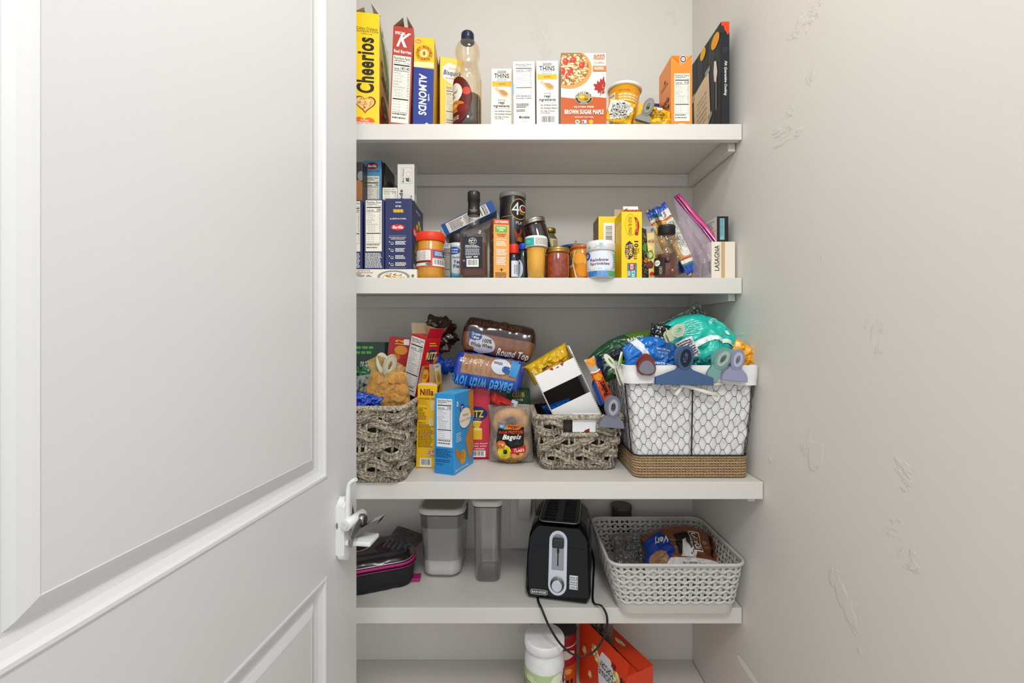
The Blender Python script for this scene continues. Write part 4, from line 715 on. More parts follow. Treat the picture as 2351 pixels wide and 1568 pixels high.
# honey bear bottle
def bear():
    D = 1.14; root = empty('honey_bottle', 'bear shaped plastic honey bottle with black cap, half full', 'bottle', (X(1530, D), D, S2+.0003)); pr = [(.026, 0), (.031, .003), (.033, .014), (.0315, .03), (.0275, .052), (.029, .062), (.030, .070), (.025, .080), (.0225, .084), (.0265, .091), (.0285, .101), (.027, .112), (.021, .1185), (.019, .123)]
    m = M(); m.lathe(pr, '#fbf3e4 cl=.05 r=.05', 36)
    m.build('bottle_body', root); m = M(); m.lathe([(r-.001, z+.001) for r, z in pr if z < .064]+[(.027, .0675)], '#5a1e06 r=.15', 36); m.build('honey', root)
    for nm, x, y, z, r, k in (('belly_mark', .006, -.026, .018, .0125, '#6a2a10 r=.1 c=1'), ('paw', -.006, -.026, .050, .009, '#4f1b08 r=.1 c=1'), ('muzzle', .004, -.024, .098, .008, '#efe6d6 cl=.16 r=.05'), ('ear', -.019, -.014, .112, .007, '#efe6d6 cl=.16 r=.05'), ('ear', .021, -.012, .112, .007, '#efe6d6 cl=.16 r=.05'), ('arm', .026, -.01, .058, .009, '#efe6d6 cl=.16 r=.05')):
        m = M(); bmesh.ops.create_uvsphere(m.bm, u_segments=16, v_segments=10, radius=r); m.mi(k)
        for f_ in m.bm.faces: f_.smooth = True
        m.build(nm, root, (x, y, z))
    m = M(); m.lathe([(.020, .121), (.0225, .122), (.0225, .138), (.0235, .140), (.0235, .1445), (.0215, .1465)], '#1d1c1c r=.4', 36)
    for i in range(56): m.box(-.0005, -.0231, .123, .0005, -.0222, .137, '#1d1c1c r=.4', mx=Matrix.Rotation(2*math.pi*i/56, 4, 'Z'))
    m.build('cap', root)
    g = G(); g.R(0, 0, 1, 1, '#2a2624'); g.E(.35, .3, .28, .18, WH); g.T('honey', .15, .25, .55, .35, BK); g.T('HONEY', .55, .5, .8, .95, '#d8c8a0', rot=90)
    m = M(); emit(m, g, cyl(.0345, .010, .056, 1.0, -.95), (6, 1)); m.build('paper_label', root)
bear()
# spaghetti bags
def spag(name, label, pa, pb, D, Wd, T, seed, g, dd=0):
    a = W3(*pa, D); b = W3(*pb, D+dd); L = (b-a).length; v = (b-a).normalized()
    def cf(u, vv): return '#1f4cab r=.2 c=.4' if vv < .14 or vv > .86 else '#3f8a4e r=.25 c=.3' if vv < .17 or vv > .83 else '#ece8e0 r=.25' if vv < .20 or vv > .80 else '#d04a20 r=.25 c=.3' if vv < .225 or vv > .775 else '#d9ad4e r=.22 c=.4' 
    m = softbag(Wd, L, T, '#d9b25a r=.25 c=.4', g, seed=seed, wr=.003, colfn=cf, seal=.03, cuts=(6, 16), nv=44)
    z = v; x = Vector((1, 0, 0)); x = (x-z*x.dot(z)).normalized()
    if v.x > 0 and False: x = -x
    y = z.cross(x); R = Matrix((x, y, z)).transposed()
    m.build(name, None, a, R.to_euler(), label, 'pasta bag', 'spaghetti bags')
g = G(); g.R(.25, .10, .98, .20, '#e8e4dc'); g.R(.25, .24, .98, .76, '#ebe7df'); g.L(.32, .27, .92, .73, 9, BK, .4, vert=True); g.T('Pasta', .3, .11, .5, .19, BK, rot=90)
spag('spaghetti_bag', 'clear spaghetti bag with blue ends and white panel leaning left, in front', (1592, 629), (1513, 470), 1.165, .040, .020, 3, g, .04)
g = G(); g.R(.3, .3, .7, .7, '#e6dcc4')
spag('spaghetti_bag', 'spaghetti bag with blue ends leaning left behind the honey bottle', (1560, 630), (1496, 481), 1.20, .040, .020, 6, g, .04)
# zip bag
def zipbag():
    D = 1.15; P = [W3(1546, 452, D+.06), W3(1652, 578, D-.02), W3(1630, 640, D-.02), W3(1588, 640, D+.02)]
    root = empty('zip_bag', 'clear zip bag with a pink double zip leaning toward the right wall', 'bag', P[3])
    def S(sd):
        def f(u, v):
            p = P[3].lerp(P[2], u).lerp(P[0].lerp(P[1], u), v) if 0 else P[3].lerp(P[2], u)*(1-v)+P[0].lerp(P[1], u)*v
            b = math.sin(math.pi*u)*math.sin(math.pi*min(1, v*1.05))*.016; n = noise.noise(Vector((u*4, v*5, sd*3)))*.008*math.sin(math.pi*v)
            return p+Vector((.3*n, sd*(b)+n, n*.4))-P[3]
        return f
    m = M(); m.grid(S(-1), 22, 26, '#efe8ee cl=.26 r=.12 f=d8ccd8'); m.grid(S(1), 22, 26, '#efe8ee cl=.12 r=.12 f=d8ccd8'); m.build('bag_film', root)
    a, b = P[0]-P[3], P[1]-P[3]; d = (b-a).normalized(); n = Vector((-d.z, 0, d.x))
    for k, (o, wd, c) in enumerate(((.014, .010, '#c93c82 r=.25 c=.5'), (.0035, .0045, '#8c4c86 r=.25 c=.5'))):
        m = M(); pts = [a.lerp(b, i/16)+n*o*(1-.3*0)+Vector((0, -.003-.002*math.sin(i*.8), 0)) for i in range(17)]
        m.tube(pts, wd/2, c, 8, flat=.25, up=n); m.build('zip_strip', root)
    m = M(); Q = [a, b, b+n*.022, a+n*.022]; m.grid(lambda u, v: a.lerp(b, u)+n*(.022*v)+Vector((0, .003*math.sin(u*9), 0)), 20, 3, '#d84a92 cl=.45 r=.15 f=c03a80'); m.build('bag_lip', root)
zipbag()
# right corner cartons
g = G(); g.R(0, 0, 1, 1, '#262522'); g.R(.25, .08, .66, .92, '#7db4c0'); g.L(.3, .12, .6, .88, 3, '#2a4a52', .35, vert=True)
f = G(); f.R(0, 0, 1, 1, '#d9d4cc'); f.R(.05, .52, .95, .53, BK); f.L(.1, .12, .9, .45, 4, '#3a3632', .35); f.L(.1, .6, .9, .9, 3, '#3a3632', .35)
LH = Z(554, 1.125)
carton('tea_box', 'small black and white carton with a teal panel on top of the lasagna carton', 'carton', 1646, 1672, 497, 1.135, LH+.0005, .10, '#262522 r=.45', front=g, left=f)
g = G(); g.R(.40, 0, .56, 1, '#c9a878'); g.T('LASAGNA', .12, .1, .32, .78, '#2a2a26', rot=90, bold=.6); g.P(rr(.02, .55, .12, .8, .02), '#39421f') if 0 else None; g.L(.3, .1, .38, .7, 1, '#b0a898', .5, vert=True)
f = G(); f.R(.5, .50, .95, .85, '#39421f'); f.T('OVEN', .6, .53, .85, .83, WH, rot=90, bold=1); f.T('LASAGNE', .1, .2, .4, .9, BK, rot=90)
carton('lasagna_box', 'cream lasagna carton with tan stripe standing in the right corner', 'pasta box', 1634, 1688, 555, 1.125, S2, .12, '#eae0d0 r=.45', front=g, left=f)
# ================================================================ THIRD SHELF
def rrect(w, d, t, r, n=4):
    """point and outward normal at t in 0..1 on a rounded rectangle (starts at the middle of the back, runs so that the front is near t=.5)"""
    hw, hd = w/2-r, d/2-r; q = math.pi*r/2; seg = [hw, q, 2*hd, q, 2*hw, q, 2*hd, q, hw]; L = sum(seg); s = (t % 1)*L
    P = [((0, hd+r), (1, 0), None), ((hw, hd), 90, 0), ((hw+r, hd), (0, -1), None), ((hw, -hd), 0, 0), ((hw, -hd-r), (-1, 0), None), ((-hw, -hd), -90, 0), ((-hw-r, -hd), (0, 1), None), ((-hw, hd), 180, 0), ((-hw, hd+r), (1, 0), None)]
    for i, l in enumerate(seg):
        if s <= l or i == 8:
            p, a, _ = P[i]
            if isinstance(a, tuple): return Vector((p[0]+a[0]*s, p[1]+a[1]*s, 0)), Vector((-a[1], a[0], 0))
            th_ = math.radians(a)-s/r; return Vector((p[0]+r*math.cos(th_), p[1]+r*math.sin(th_), 0)), Vector((math.cos(th_), math.sin(th_), 0))
        s -= l
def loft(m, rings, key, n=72, cap=(1, 1), noise_=0):
    """rings = [(w,d,z,r[,cx,cy])]"""
    R = []
    for rg in rings:
        w_, d_, z, r = rg[:4]; cx, cy = rg[4:6] if len(rg) > 4 else (0, 0); ring = []
        for i in range(n):
            p, nn = rrect(w_, d_, i/n, r)
            if noise_: p = p+nn*noise.noise(Vector((p.x*40, p.y*40, z*40)))*noise_
            ring.append(m.bm.verts.new((p.x+cx, p.y+cy, z)))
        R.append(ring)
    for j in range(len(R)-1):
        k = key if isinstance(key, str) else key(j)
        for i in range(n): f = m.bm.faces.new((R[j][(i+1) % n], R[j][i], R[j+1][i], R[j+1][(i+1) % n])); f.material_index = m.mi(k); f.smooth = True
    k0 = key if isinstance(key, str) else key(0); k1 = key if isinstance(key, str) else key(len(R)-2)
    if cap[0]: f = m.bm.faces.new(R[0]); f.material_index = m.mi(k0)
    if cap[1]: f = m.bm.faces.new(list(reversed(R[-1]))); f.material_index = m.mi(k1)
WEAVE = '#ddd0b8 v=6b6053 vs=170 vw=.10 r=.8 b=2 x=500'; WEAVE2 = '#e6dac4 v=857a6a vs=190 vw=.10 r=.8 b=2 x=500'; WEAVE3 = '#bcb09a v=5a5148 vs=170 vw=.10 r=.8 b=2 x=500'
def woven(name, label, loc, wb, db, wt, dt, H, rows, seed, hole=False, rot=0):
    root = empty(name, label, 'basket', loc, (0, 0, rot), 'grey brown woven baskets'); rd = random.Random(seed); r = .022
    dims = lambda f: (wb+(wt-wb)*f, db+(dt-db)*f)
    m = M(); loft(m, [(wb-.02, db-.02, .002, r*.8), (*[q-.018 for q in dims(1)], H-.004, r*.8)], '#4a4238 v=2b2621 vs=120 r=.9', cap=(1, 0)); m.build('basket_lining', root)
    per = 2*(wb+db); ns = int(per/.038); ns += ns % 2; rh = (H-.018)/rows; mats = (WEAVE, WEAVE2, WEAVE3)
    m = M()
    for k in range(rows):
        if hole and k >= rows-2: f0 = .5-.135*wt/(wt+dt)/2*1.25; f1 = 1-f0
        f = (k+.5)/rows; w_, d_ = dims(f); N_ = 190; z0 = .008+rh*(k+.5)
        for st in range(5):
            pts = []; ph = rd.random()*.3; sl = (rd.random()-.5)*.5
            run = [pts]
            for i in range(N_+1):
                t = i/N_; p, nn = rrect(w_, d_, t, r); a = t*ns*math.pi+k*math.pi
                o = math.sin(a)*.0068; zz = z0+(st-2)*rh*.185+math.cos(a*1.0+.6)*.0062*(1 if (k//2) % 2 else -1)+.0016*noise.noise(Vector((t*26, k*3.1, st*2.2+seed)))
                if hole and k >= rows-2 and abs(t-.5) < .052: 
                    if run[-1]: run.append([])
                    continue
                run[-1].append(p+nn*(o+.001*noise.noise(Vector((t*60, k, st))))+Vector((0, 0, zz)))
            for q in run:
                if len(q) > 2: m.tube(q, rh*.125, mats[(st*2+k) % 3], 6, flat=1.0)
    m.build('woven_wall', root)
    m = M()
    for s_ in range(ns):
        t = (s_+.5)/ns
        if hole and abs(t-.5) < .052: top = 1-2.2/rows
        else: top = 1
        for q in (-1, 1):
            pts = []
            for j in range(rows*4+1):
                f = j/(rows*4)*top; w_, d_ = dims(f); p, nn = rrect(w_, d_, t+q*.0045/per*1.6, r); pts.append(p+nn*(math.cos(f*rows*math.pi)*(.0045 if s_ % 2 else -.0045))+Vector((0, 0, .004+f*(H-.014))))
            m.tube(pts, .0034, mats[s_ % 3], 5)
    m.build('upright_stakes', root)
    m = M(); NR = 260
    for ph in (0, math.pi*.66, math.pi*1.33):
        pts = [];
        for i in range(NR):
            t = i/NR; p, nn = rrect(*dims(1), t, r); a = t*95*math.pi+ph; pts.append(p+nn*(math.cos(a)*.0038)+Vector((0, 0, H-.006+math.sin(a)*.0038)))
        m.tube(pts, .0040, WEAVE2, 6, closed=True)
    for ph in (0, math.pi):
        pts = []
        for i in range(NR):
            t = i/NR; p, nn = rrect(*dims(0), t, r); a = t*80*math.pi+ph; pts.append(p+nn*(math.cos(a)*.003)+Vector((0, 0, .006+math.sin(a)*.003)))
        m.tube(pts, .0042, WEAVE3, 6, closed=True)
    m.build('wrapped_rim', root)
    if hole:
        m = M(); f = 1-2.25/rows; w_, d_ = dims(f)
        for ph in (0, math.pi):
            m.tube([rrect(w_, d_, .5+(i/40-.5)*.115, r)[0]+Vector((0, -.003+math.cos(i*1.9+ph)*.003, .008+rh*(rows-2)+math.sin(i*1.9+ph)*.003)) for i in range(41)], .0042, WEAVE2, 6)
        m.build('handle_wrap', root)
    return root
woven('woven_basket', 'large grey brown woven basket beside the door, overhanging the shelf edge', (-.4115, 1.085, S3+.001), .29, .165, .312, .20, .186, 7, 1)
woven('woven_basket', 'small grey brown woven basket with a hand hole, in the middle of the shelf', (.176, 1.195, S3+.001), .188, .185, .230, .215, .146, 6, 2, hole=True)
# cartons between the baskets
g = G(); g.T('Nilla', .14, .05, .82, .13, '#7a1c14', bold=1.8); g.T('ORIGINAL NILLA', .08, .155, 1.05, .18, '#7a1c14', bold=1.2); g.T('BANANA', .08, .185, .48, .21, '#c88a14', bold=1.2); g.T('PUDDING', .08, .215, .52, .24, '#c88a14', bold=1.2); g.T('WHAT YOU', .08, .275, .5, .295, '#7a1c14', bold=1); g.T('NEED', .08, .30, .3, .32, '#7a1c14', bold=1)
g.L(.08, .33, .5, .43, 6, '#7a4a14', .45); g.T('MAKE IT!', .08, .45, .45, .468, '#7a1c14', bold=1); g.L(.08, .48, .88, .76, 16, '#7a4a14', .5); g.E(.8, .25, .14, .06, '#e8c98a'); g.E(.72, .45, .14, .05, '#e8c98a'); g.E(.85, .82, .35, .05, '#d8b07a'); scatter(g, 14, .6, .79, .98, .86, .03, .008, ['#6a2a14'], 3); g.B(.2, .885, .78, .985)
f = G(); f.P([(.3, .0), (1, .0), (1, .3), (.3, .4)], '#e9b91c'); f.P([(.05, .03), (.6, .0), (.3, .12), (.05, .12)], '#8a1c3a')
carton('wafer_box', 'tall yellow wafer cookie carton with torn open top behind the blue carton', 'cookie box', 955, 1000, 884, 1.115, S3, .062, '#eebb12 r=.4', front=g, right=f, rot=-2, lean=1.2, flaps=[('l', .050, 12, '#8d7a64'), ('b', .055, 20, '#a08c74'), ('r', .055, 8, '#e3b84a', G().R(0, 0, 1, .35, '#e9e4d8').L(.1, .1, .9, .25, 1, '#5a7ab0').E(.5, .7, .35, .2, '#c8883a')), ('f', .03, 88, '#e9e2d2')])
bl = '#2e96d8 r=.35'
g = G(); g.N(.12, .06, .90, .66, '130', '#e9ecf2'); g.R(.03, .675, .97, .985, '#2a86c8'); g.L(.08, .69, .92, .80, 6, '#0e2c5c', .5); g.L(.08, .82, .8, .86, 2, '#0e2c5c', .5); g.L(.08, .87, .5, .9, 2, '#0e2c5c', .4)
f = G(); f.E(.38, .20, .12, .055, '#1f3f8c'); f.T('Great', .31, .17, .45, .195, WH, bold=1); f.T('Value', .32, .20, .44, .225, WH, bold=1); f.T('3', .10, .1, .19, .16, WH, bold=1.5); f.E(.55, .34, .33, .145, '#1f6fae', 30); f.E(.55, .34, .31, .13, '#efe4d2', 30); f.T('Honey', .42, .28, .72, .33, '#7a4a2a', bold=.4); f.T('Graham Crackers', .28, .345, .84, .38, '#7a4a2a')
for q in ([(.72, .0), (1.1, .0), (1.1, .35), (.85, .33), (.72, .16)], [(.55, .62), (.88, .42), (1.05, .6), (1.02, .78), (.76, .93)]):
    f.P(q, '#a8682c'); f.P([(.96*x+.03, .96*y+.02) for x, y in q], '#c68438')
for i in range(20): f.E(.80+.05*(i % 4), .05+.055*(i//4), .008, .005, '#6a3a14', 8, same=True); f.E(.74+.07*(i % 4)-.01*(i//4), .56+.07*(i//4)+.02*(i % 4), .008, .005, '#6a3a14', 8, same=True)
f.P([(.02, .68), (.22, .72), (.3, .80), (.24, .86), (.1, .78)], '#c8781c'); f.P(blob(.42, .83, .17, .10, 14, .15, 3), '#d8961c'); f.L(.25, .76, .5, .86, 4, '#8a5a14', .3, vert=True); f.T('NET WT 14.4 OZ (408g)', .05, .95, .7, .975, WH, bold=1); f.L(.08, .50, .35, .62, 5, WH, .35)
carton('graham_cracker_box', 'bright blue cracker carton with nutrition panel standing nearest the shelf edge', 'cracker box', 997.5, 1043, 906, 1.054, S3, .112, bl, front=g, right=f, rot=-20, anchor='r', topc='#58b4e6')
g = G(); g.E(.38, .36, .52, .105, '#1f2f6a', 30); g.E(.38, .36, .48, .09, '#b81f3c', 30) if 0 else None; g.T('RITZ', .05, .31, .72, .41, '#f0c41c', bold=1.8); g.T('crackers', .3, .42, .6, .44, '#f0c41c'); g.E(.42, .475, .22, .02, '#f2dc8a'); g.P([(.24, .475), (.60, .475), (.56, .53), (.50, .56), (.34, .56), (.28, .53)], '#e8bc2c'); g.R(.22, .57, .66, .72, '#e8bc2c'); g.E(.44, .575, .22, .02, '#f2dc8a'); g.T('Did you know?', .1, .765, .9, .79, WH, bold=1); g.T('Simply twist', .12, .80, .86, .825, WH, bold=1); g.T('to reclose!', .16, .835, .78, .86, WH, bold=1); g.B(.15, .875, .82, .965); g.R(0, .97, 1, .985, '#8a0f28')
carton('cracker_box', 'red upright cracker carton partly hidden by the bright blue one', 'cracker box', 1072, 1124, 892, 1.189, S3, .06, '#c91a3c r=.35', front=g, rot=2, lean=.5, flaps=[('f', .02, -25, '#7a1420'), ('l', .03, 65, '#8a1420'), ('r', .03, 60, '#7a1018')])
g = G(); g.T('CLUB', .24, .05, .76, .17, '#e9d23c', bold=1.6); g.T('minis', .30, .19, .70, .26, WH, bold=1.2); g.R(.4, .275, .6, .31, '#b82a34'); g.T('Original', .42, .28, .58, .305, WH); g.R(.12, .34, .95, 1, '#e9e6dc'); g.T('Nutrition Facts', .15, .36, .93, .42, BK, bold=1.4); g.L(.15, .46, .9, .98, 8, BK, .5)
carton('cracker_box', 'dark green mini cracker carton behind the bagels', 'cracker box', 1163, 1217, 896, 1.27, S3+.061, .06, '#1c5a38 r=.4', front=g)
carton('storage_carton', 'dark carton standing flat behind the bagels and loaves', 'carton', 1120, 1225, 985, 1.262, S3, .10, '#2a2422 r=.6', H=.060)
# bagels
def bagels():
    D = 1.135; base = (X(1173, D), D+.035, S3+.001); root = empty('bagel_bag', 'clear bag of bagels with a black and orange label, tied with a pale tag', 'bag', base, (0, 0, math.radians(-4)))
    for i in range(3):
        for sd in (-1, 1):
            b = bpy.data.objects.get('bagel')
            if not b:
                m = M(); R, r = .0335, .0175
                m.grid(lambda u, v: Vector(((R+r*math.cos(2*math.pi*v))*math.cos(2*math.pi*u), (R+r*math.cos(2*math.pi*v))*math.sin(2*math.pi*u), .85*r*math.sin(2*math.pi*v))), 30, 14, '#c98a48 v=e0b070 vs=30 vw=.2 r=.5', closeu=True)
                bmesh.ops.remove_doubles(m.bm, verts=m.bm.verts, dist=1e-5); b = m.build('bagel', label='plain bagel inside the clear bag', cat='bagel', group='bagels in the bag')
            else: b = b.copy(); COL.objects.link(b)
            b.location = (base[0]+.003*i*sd, base[1]+sd*.018, base[2]+.047+i*.031) if 0 else (base[0]+(.0)+.001*sd, base[1]+sd*.0165, base[2]+.048); b.rotation_euler = (math.radians(90), 0, 0)
            b.location = (base[0], base[1]+(-.014+.024*i), base[2]+(.042 if sd < 0 else .112)); b.scale = (1.0, .80, 1)
    g = G(); k = '#1d1b1c'
    g.P([(.16, .33), (.5, .30), (.9, .31), (.88, .62), (.74, .66), (.9, .80), (.5, .86), (.42, .62), (.13, .60)], k); g.T('NEW', .17, .20, .34, .29, WH, bold=1.4) if 0 else None
    g.P([(.19, .22), (.40, .25), (.38, .34), (.17, .31)], '#3a86b8'); g.T('NEW', .21, .25, .36, .30, WH, bold=1.4); g.P([(.40, .26), (.82, .26), (.80, .345), (.38, .34)], '#e8731c'); g.T('THOMAS', .45, .275, .76, .33, k, bold=1.4); g.T('HIGH PROTEIN', .20, .36, .86, .425, '#d8541c', bold=1.8); g.T('Bagels', .30, .435, .82, .54, WH, bold=1.6, sh=.35)
    g.P(blob(.36, .76, .20, .155, 16, .12, 4), '#e3cf2c'); scatter(g, 22, .2, .64, .5, .9, .012, .01, ['#6a5a14'], 5, oval(.36, .76, .16, .13)); g.E(.38, .75, .055, .05, k); g.E(.70, .80, .19, .12, '#c8843c'); g.E(.70, .80, .15, .09, '#e0a860'); g.E(.71, .78, .05, .03, '#5a3414'); g.E(.27, .61, .12, .078, '#e07028'); g.T('21g', .20, .585, .34, .63, WH, bold=1.4); g.P([(.56, .665), (.92, .63), (.92, .76), (.54, .79)], '#d81f20'); g.T('PLAIN', .62, .675, .88, .745, WH, bold=1.6); g.L(.15, .93, .85, .98, 2, '#3a3028', .6)
    m = softbag(.128, .160, .100, '#f4f0ea cl=.17 r=.1 f=e0d8cc b=3 x=60', seed=5, wr=.004, seal=0); m.build('bag_film', root, (0, 0, 0))
    p = pillow(.128, .160, .100, 5, .004, seal=0); m = M(); emit(m, g, lambda u, v, off: p(-1)(4/44+u*36/44, 1/46+v*42/46, off*1.6+.004), (36, 42), eps=.00018, sm=True); m.build('bag_print', root)
    m = M(); m.grid(lambda u, v: Vector((-.055+.062*u+.004*math.sin(9*v), -.01+.012*math.sin(u*14+v*3)*(1-u)+.01*math.cos(v*6), .162+.004*(1-u)+ (.034*(1-u)+.006)*(v-.5)*1.2+.008*(1-u))), 22, 12, '#d9463c cl=.62 r=.2 f=cf3a34'); m.build('bag_tail', root)
    m = M(); m.box(-.006, -.006, -.009, .012, .006, .009, '#a8c4d8 r=.4', .002); m.build('bag_tie', root, (.006, -.004, .164), (0, .4, .2))
bagels()
# loaves
def loaf(name, label, c, D, L, h, d, tilt, colfn, g, seed, tail, tailc, yaw=0):
    root = empty(name, label, 'bread', W3(*c, D), (Matrix.Rotation(yaw, 3, 'Z') @ Matrix.Rotation(math.radians(tilt), 3, 'Y')).to_euler(), 'wrapped bread loaves')
    def S(u, v, off=0):   # v around: 0..1, 0 = bottom, front at .25, top at .5
        e = min(1, 13*min(u, 1-u))**.4; a = 2*math.pi*v; ca, sa = -math.cos(a), -math.sin(a); k = (abs(ca)**2.8+abs(sa)**2.8)**(-1/2.8)
        n = noise.noise(Vector((u*9, ca*1.5+seed, sa*1.5)))*.0035+abs(noise.noise(Vector((u*22, ca*4+seed, sa*3))))*.0022
        return Vector(((u-.5)*L, (d/2*e+n+off)*k*sa, (h/2*e+n+off)*k*ca+h/2))
    m = M(); m.grid(lambda u, v: S(u, v), 44, 40, colfn); bmesh.ops.remove_doubles(m.bm, verts=m.bm.verts, dist=1e-5); m.build('wrapped_loaf', root)
    m = M(); emit(m, g, lambda u, v, off: S(u, .05+v*.40, off+.0008), (44, 16), eps=.00018, sm=True); m.build('bag_print', root)
    if tail:
        m = M(); tx, tl, tw = tail; sg = 1 if tx > 0 else -1
        m.grid(lambda u, v: Vector((sg*(L/2-.006+tl*u), .35*tw*math.cos(2*math.pi*v)*(.3+u)+.008*noise.noise(Vector((u*5, v*7, seed))), h*.45+tw*(.35+.65*u)*math.sin(2*math.pi*v)*.6+.018*noise.noise(Vector((u*6, v*9, seed+3))))), 16, 30, tailc); m.build('bag_tail', root)
BRN = '#341a11 r=.22 c=.6'; CR = '#80492c r=.35 c=.7 v=6d3b22 vs=50'
def cb(u, v):
    if .10 < v < .27 and .02 < u < .97: return '#8f5c3c r=.3 c=.7 v=7a4a30 vs=50'
    return BRN if v < .5 else '#34190f r=.25 c=.5'
g = G(); g.T("Baked with love", .1, .10, .78, .26, '#5f392b', bold=1, sh=.3); g.E(.30, .66, .17, .20, '#cfd0d8', 30); g.E(.20, .50, .085, .10, '#2b5796'); g.T('Great', .14, .43, .26, .49, WH, bold=1); g.T('Value', .15, .50, .25, .56, WH, bold=1); g.T('100%', .30, .53, .42, .61, '#4a2a1a', bold=1); g.T('Whole Wheat', .15, .63, .44, .71, '#3a2a2a', bold=.6); g.P(blob(.15, .77, .06, .05, 12, .2, 3), '#a06a3a'); g.T('Round Top', .50, .66, .92, .88, '#e4ded8', bold=1.4, sh=.3)
loaf('bread_loaf', 'brown wrapped whole wheat loaf lying on top of the blue wrapped one', (1139, 819), 1.245, .222, .104, .105, 10, cb, g, 1, None, None)
BLU = '#153c9e r=.2 c=.7'
def cbl(u, v): return '#b08058 r=.35 c=.6 v=98683f vs=60' if .235 < v < .42 and .13 < u < .88 else BLU
g = G(); g.T('Round Top', .12, .17, .42, .36, '#dcc8b4', rot=180, bold=1.2, sh=.3)
for i in range(11): g.R(.14+i*.066, .10, .143+i*.066, .50, '#8a5c3c')
g.E(.66, .30, .13, .17, '#ccd2dc', 28); g.E(.74, .36, .06, .075, '#2b5796'); g.T('Wheat', .56, .22, .68, .29, '#3a2a2a', rot=180, bold=1); g.P([(.80, .12), (.92, .2), (.88, .5), (.78, .46)], '#3c8cc4')
g.T('Baked with love', .02, .60, .86, .90, '#4f9fe0', rot=180, bold=1.4, sh=.3)
loaf('bread_loaf', 'blue wrapped wheat loaf lying upside down under the brown one', (1116, 892), 1.195, .205, .094, .10, 9, cbl, g, 4, (-1, .055, .05), '#1b48ae r=.15 c=.8 cl=.5 f=1b48ae b=4 x=60')
m = M()
def crump(u, v):
    a = 2*math.pi*u; b = math.pi*(v-.5); d = Vector((math.cos(a)*math.cos(b), math.sin(a)*math.cos(b), math.sin(b))); n = noise.noise(d*2.2+Vector((5, 1, 2)))*.5+abs(noise.noise(d*4.6))*.35
    return Vector((d.x*.056, d.y*.035, d.z*.044))*(1+n)
m.grid(crump, 60, 40, '#40211a r=.16 c=.8', closeu=True); m.build('bread_bag', None, W3(1002, 768, 1.28), (0, 0, 0), 'crumpled brown plastic bread bag end behind the red cracker carton', 'bag')
# inside the large woven basket
RB = S3+.10
g = G(); g.N(.04, .03, .96, 1.0, '150', '#e9e6e0')
f = G(); f.T('RITZ', .12, .30, .90, .50, '#f0c41c', bold=1.8, rot=0) if 0 else None; f.E(.55, .30, .34, .11, '#1f2f6a'); f.T('RITZ', .22, .24, .90, .365, '#f0d43c', bold=1.8); f.L(.3, .08, .8, .16, 2, '#f0c41c', .4); f.T('the original', .3, .46, .85, .50, '#e8b44a', bold=.6); f.E(.35, .66, .26, .13, '#e8a51c'); f.E(.35, .66, .24, .12, '#f0bc2c'); f.T('100', .2, .62, .5, .70, '#b81f1c', bold=1.4); f.E(.9, .4, .15, .08, '#d8882c')
carton('cracker_box', 'open red cracker carton leaning right in the large basket, nutrition panel outward', 'cracker box', 921, 954, 774, 1.17, S3+.185, .060, '#c4161c r=.35', front=g, right=f, lean=14, rot=-32, flaps=[('l', .03, -20, '#6b6660'), ('r', .03, -14, '#c4161c r=.35'), ('b', .03, 30, '#6b6660')], H=.165)
g = G(); g.T('12', .3, .04, .7, .12, '#e0a42c', rot=90, bold=1.5); g.E(.6, .22, .3, .08, '#c8842c'); g.R(.7, .02, .95, .12, '#e0d8d0'); g.E(.35, .35, .25, .06, '#b8641c')
carton('cracker_box', 'dark red snack carton behind the leaning cracker carton', 'cracker box', 880, 930, 768, 1.175, S3+.185, .035, '#9c1219 r=.4', front=g, lean=6, H=.16)
g = G(); g.T('ON THE GO', .50, .38, .80, .55, '#cfe0d0', rot=180, bold=1.2); g.T('FRUIT BLEND', .48, .62, .84, .8, '#cfe0d0', rot=180, bold=1.2); g.L(.02, .08, .9, .28, 2, '#5fae5a', .5); g.R(.02, .55, .16, .9, '#8aa5b8')
carton('fruit_snack_box', 'dark green carton lying behind the green pouch at the door edge', 'carton', 770, 884, 788, 1.24, S3+.185, .05, '#123a28 r=.4', front=g, H=.148)
g = G(); g.P([(.2, .2), (.9, 0), (1, .5), (.5, .7)], '#8a9088'); g.L(.3, .2, .9, .5, 6, '#4a5a50', .4, vert=True); g.P(blob(.3, .75, .3, .2, 12, .2, 3), '#4f8a2c')
m = softbag(.12, .135, .06, '#1f5a30 r=.2 c=.5', g, seed=13, wr=.008); m.build('snack_pouch', None, (X(822, 1.10), 1.13, S3+.13), (0, math.radians(8), 0), 'green foil pouch in the large basket at the door edge', 'pouch')
m = softbag(.10, .05, .04, '#1c45b4 r=.15 c=.7', None, seed=17, wr=.009); m.build('snack_pouch', None, (X(830, 1.03), 1.03, S3+.165), (math.radians(12), math.radians(12), 0), 'blue foil bag corner in front of the cracker bag in the large basket', 'pouch')
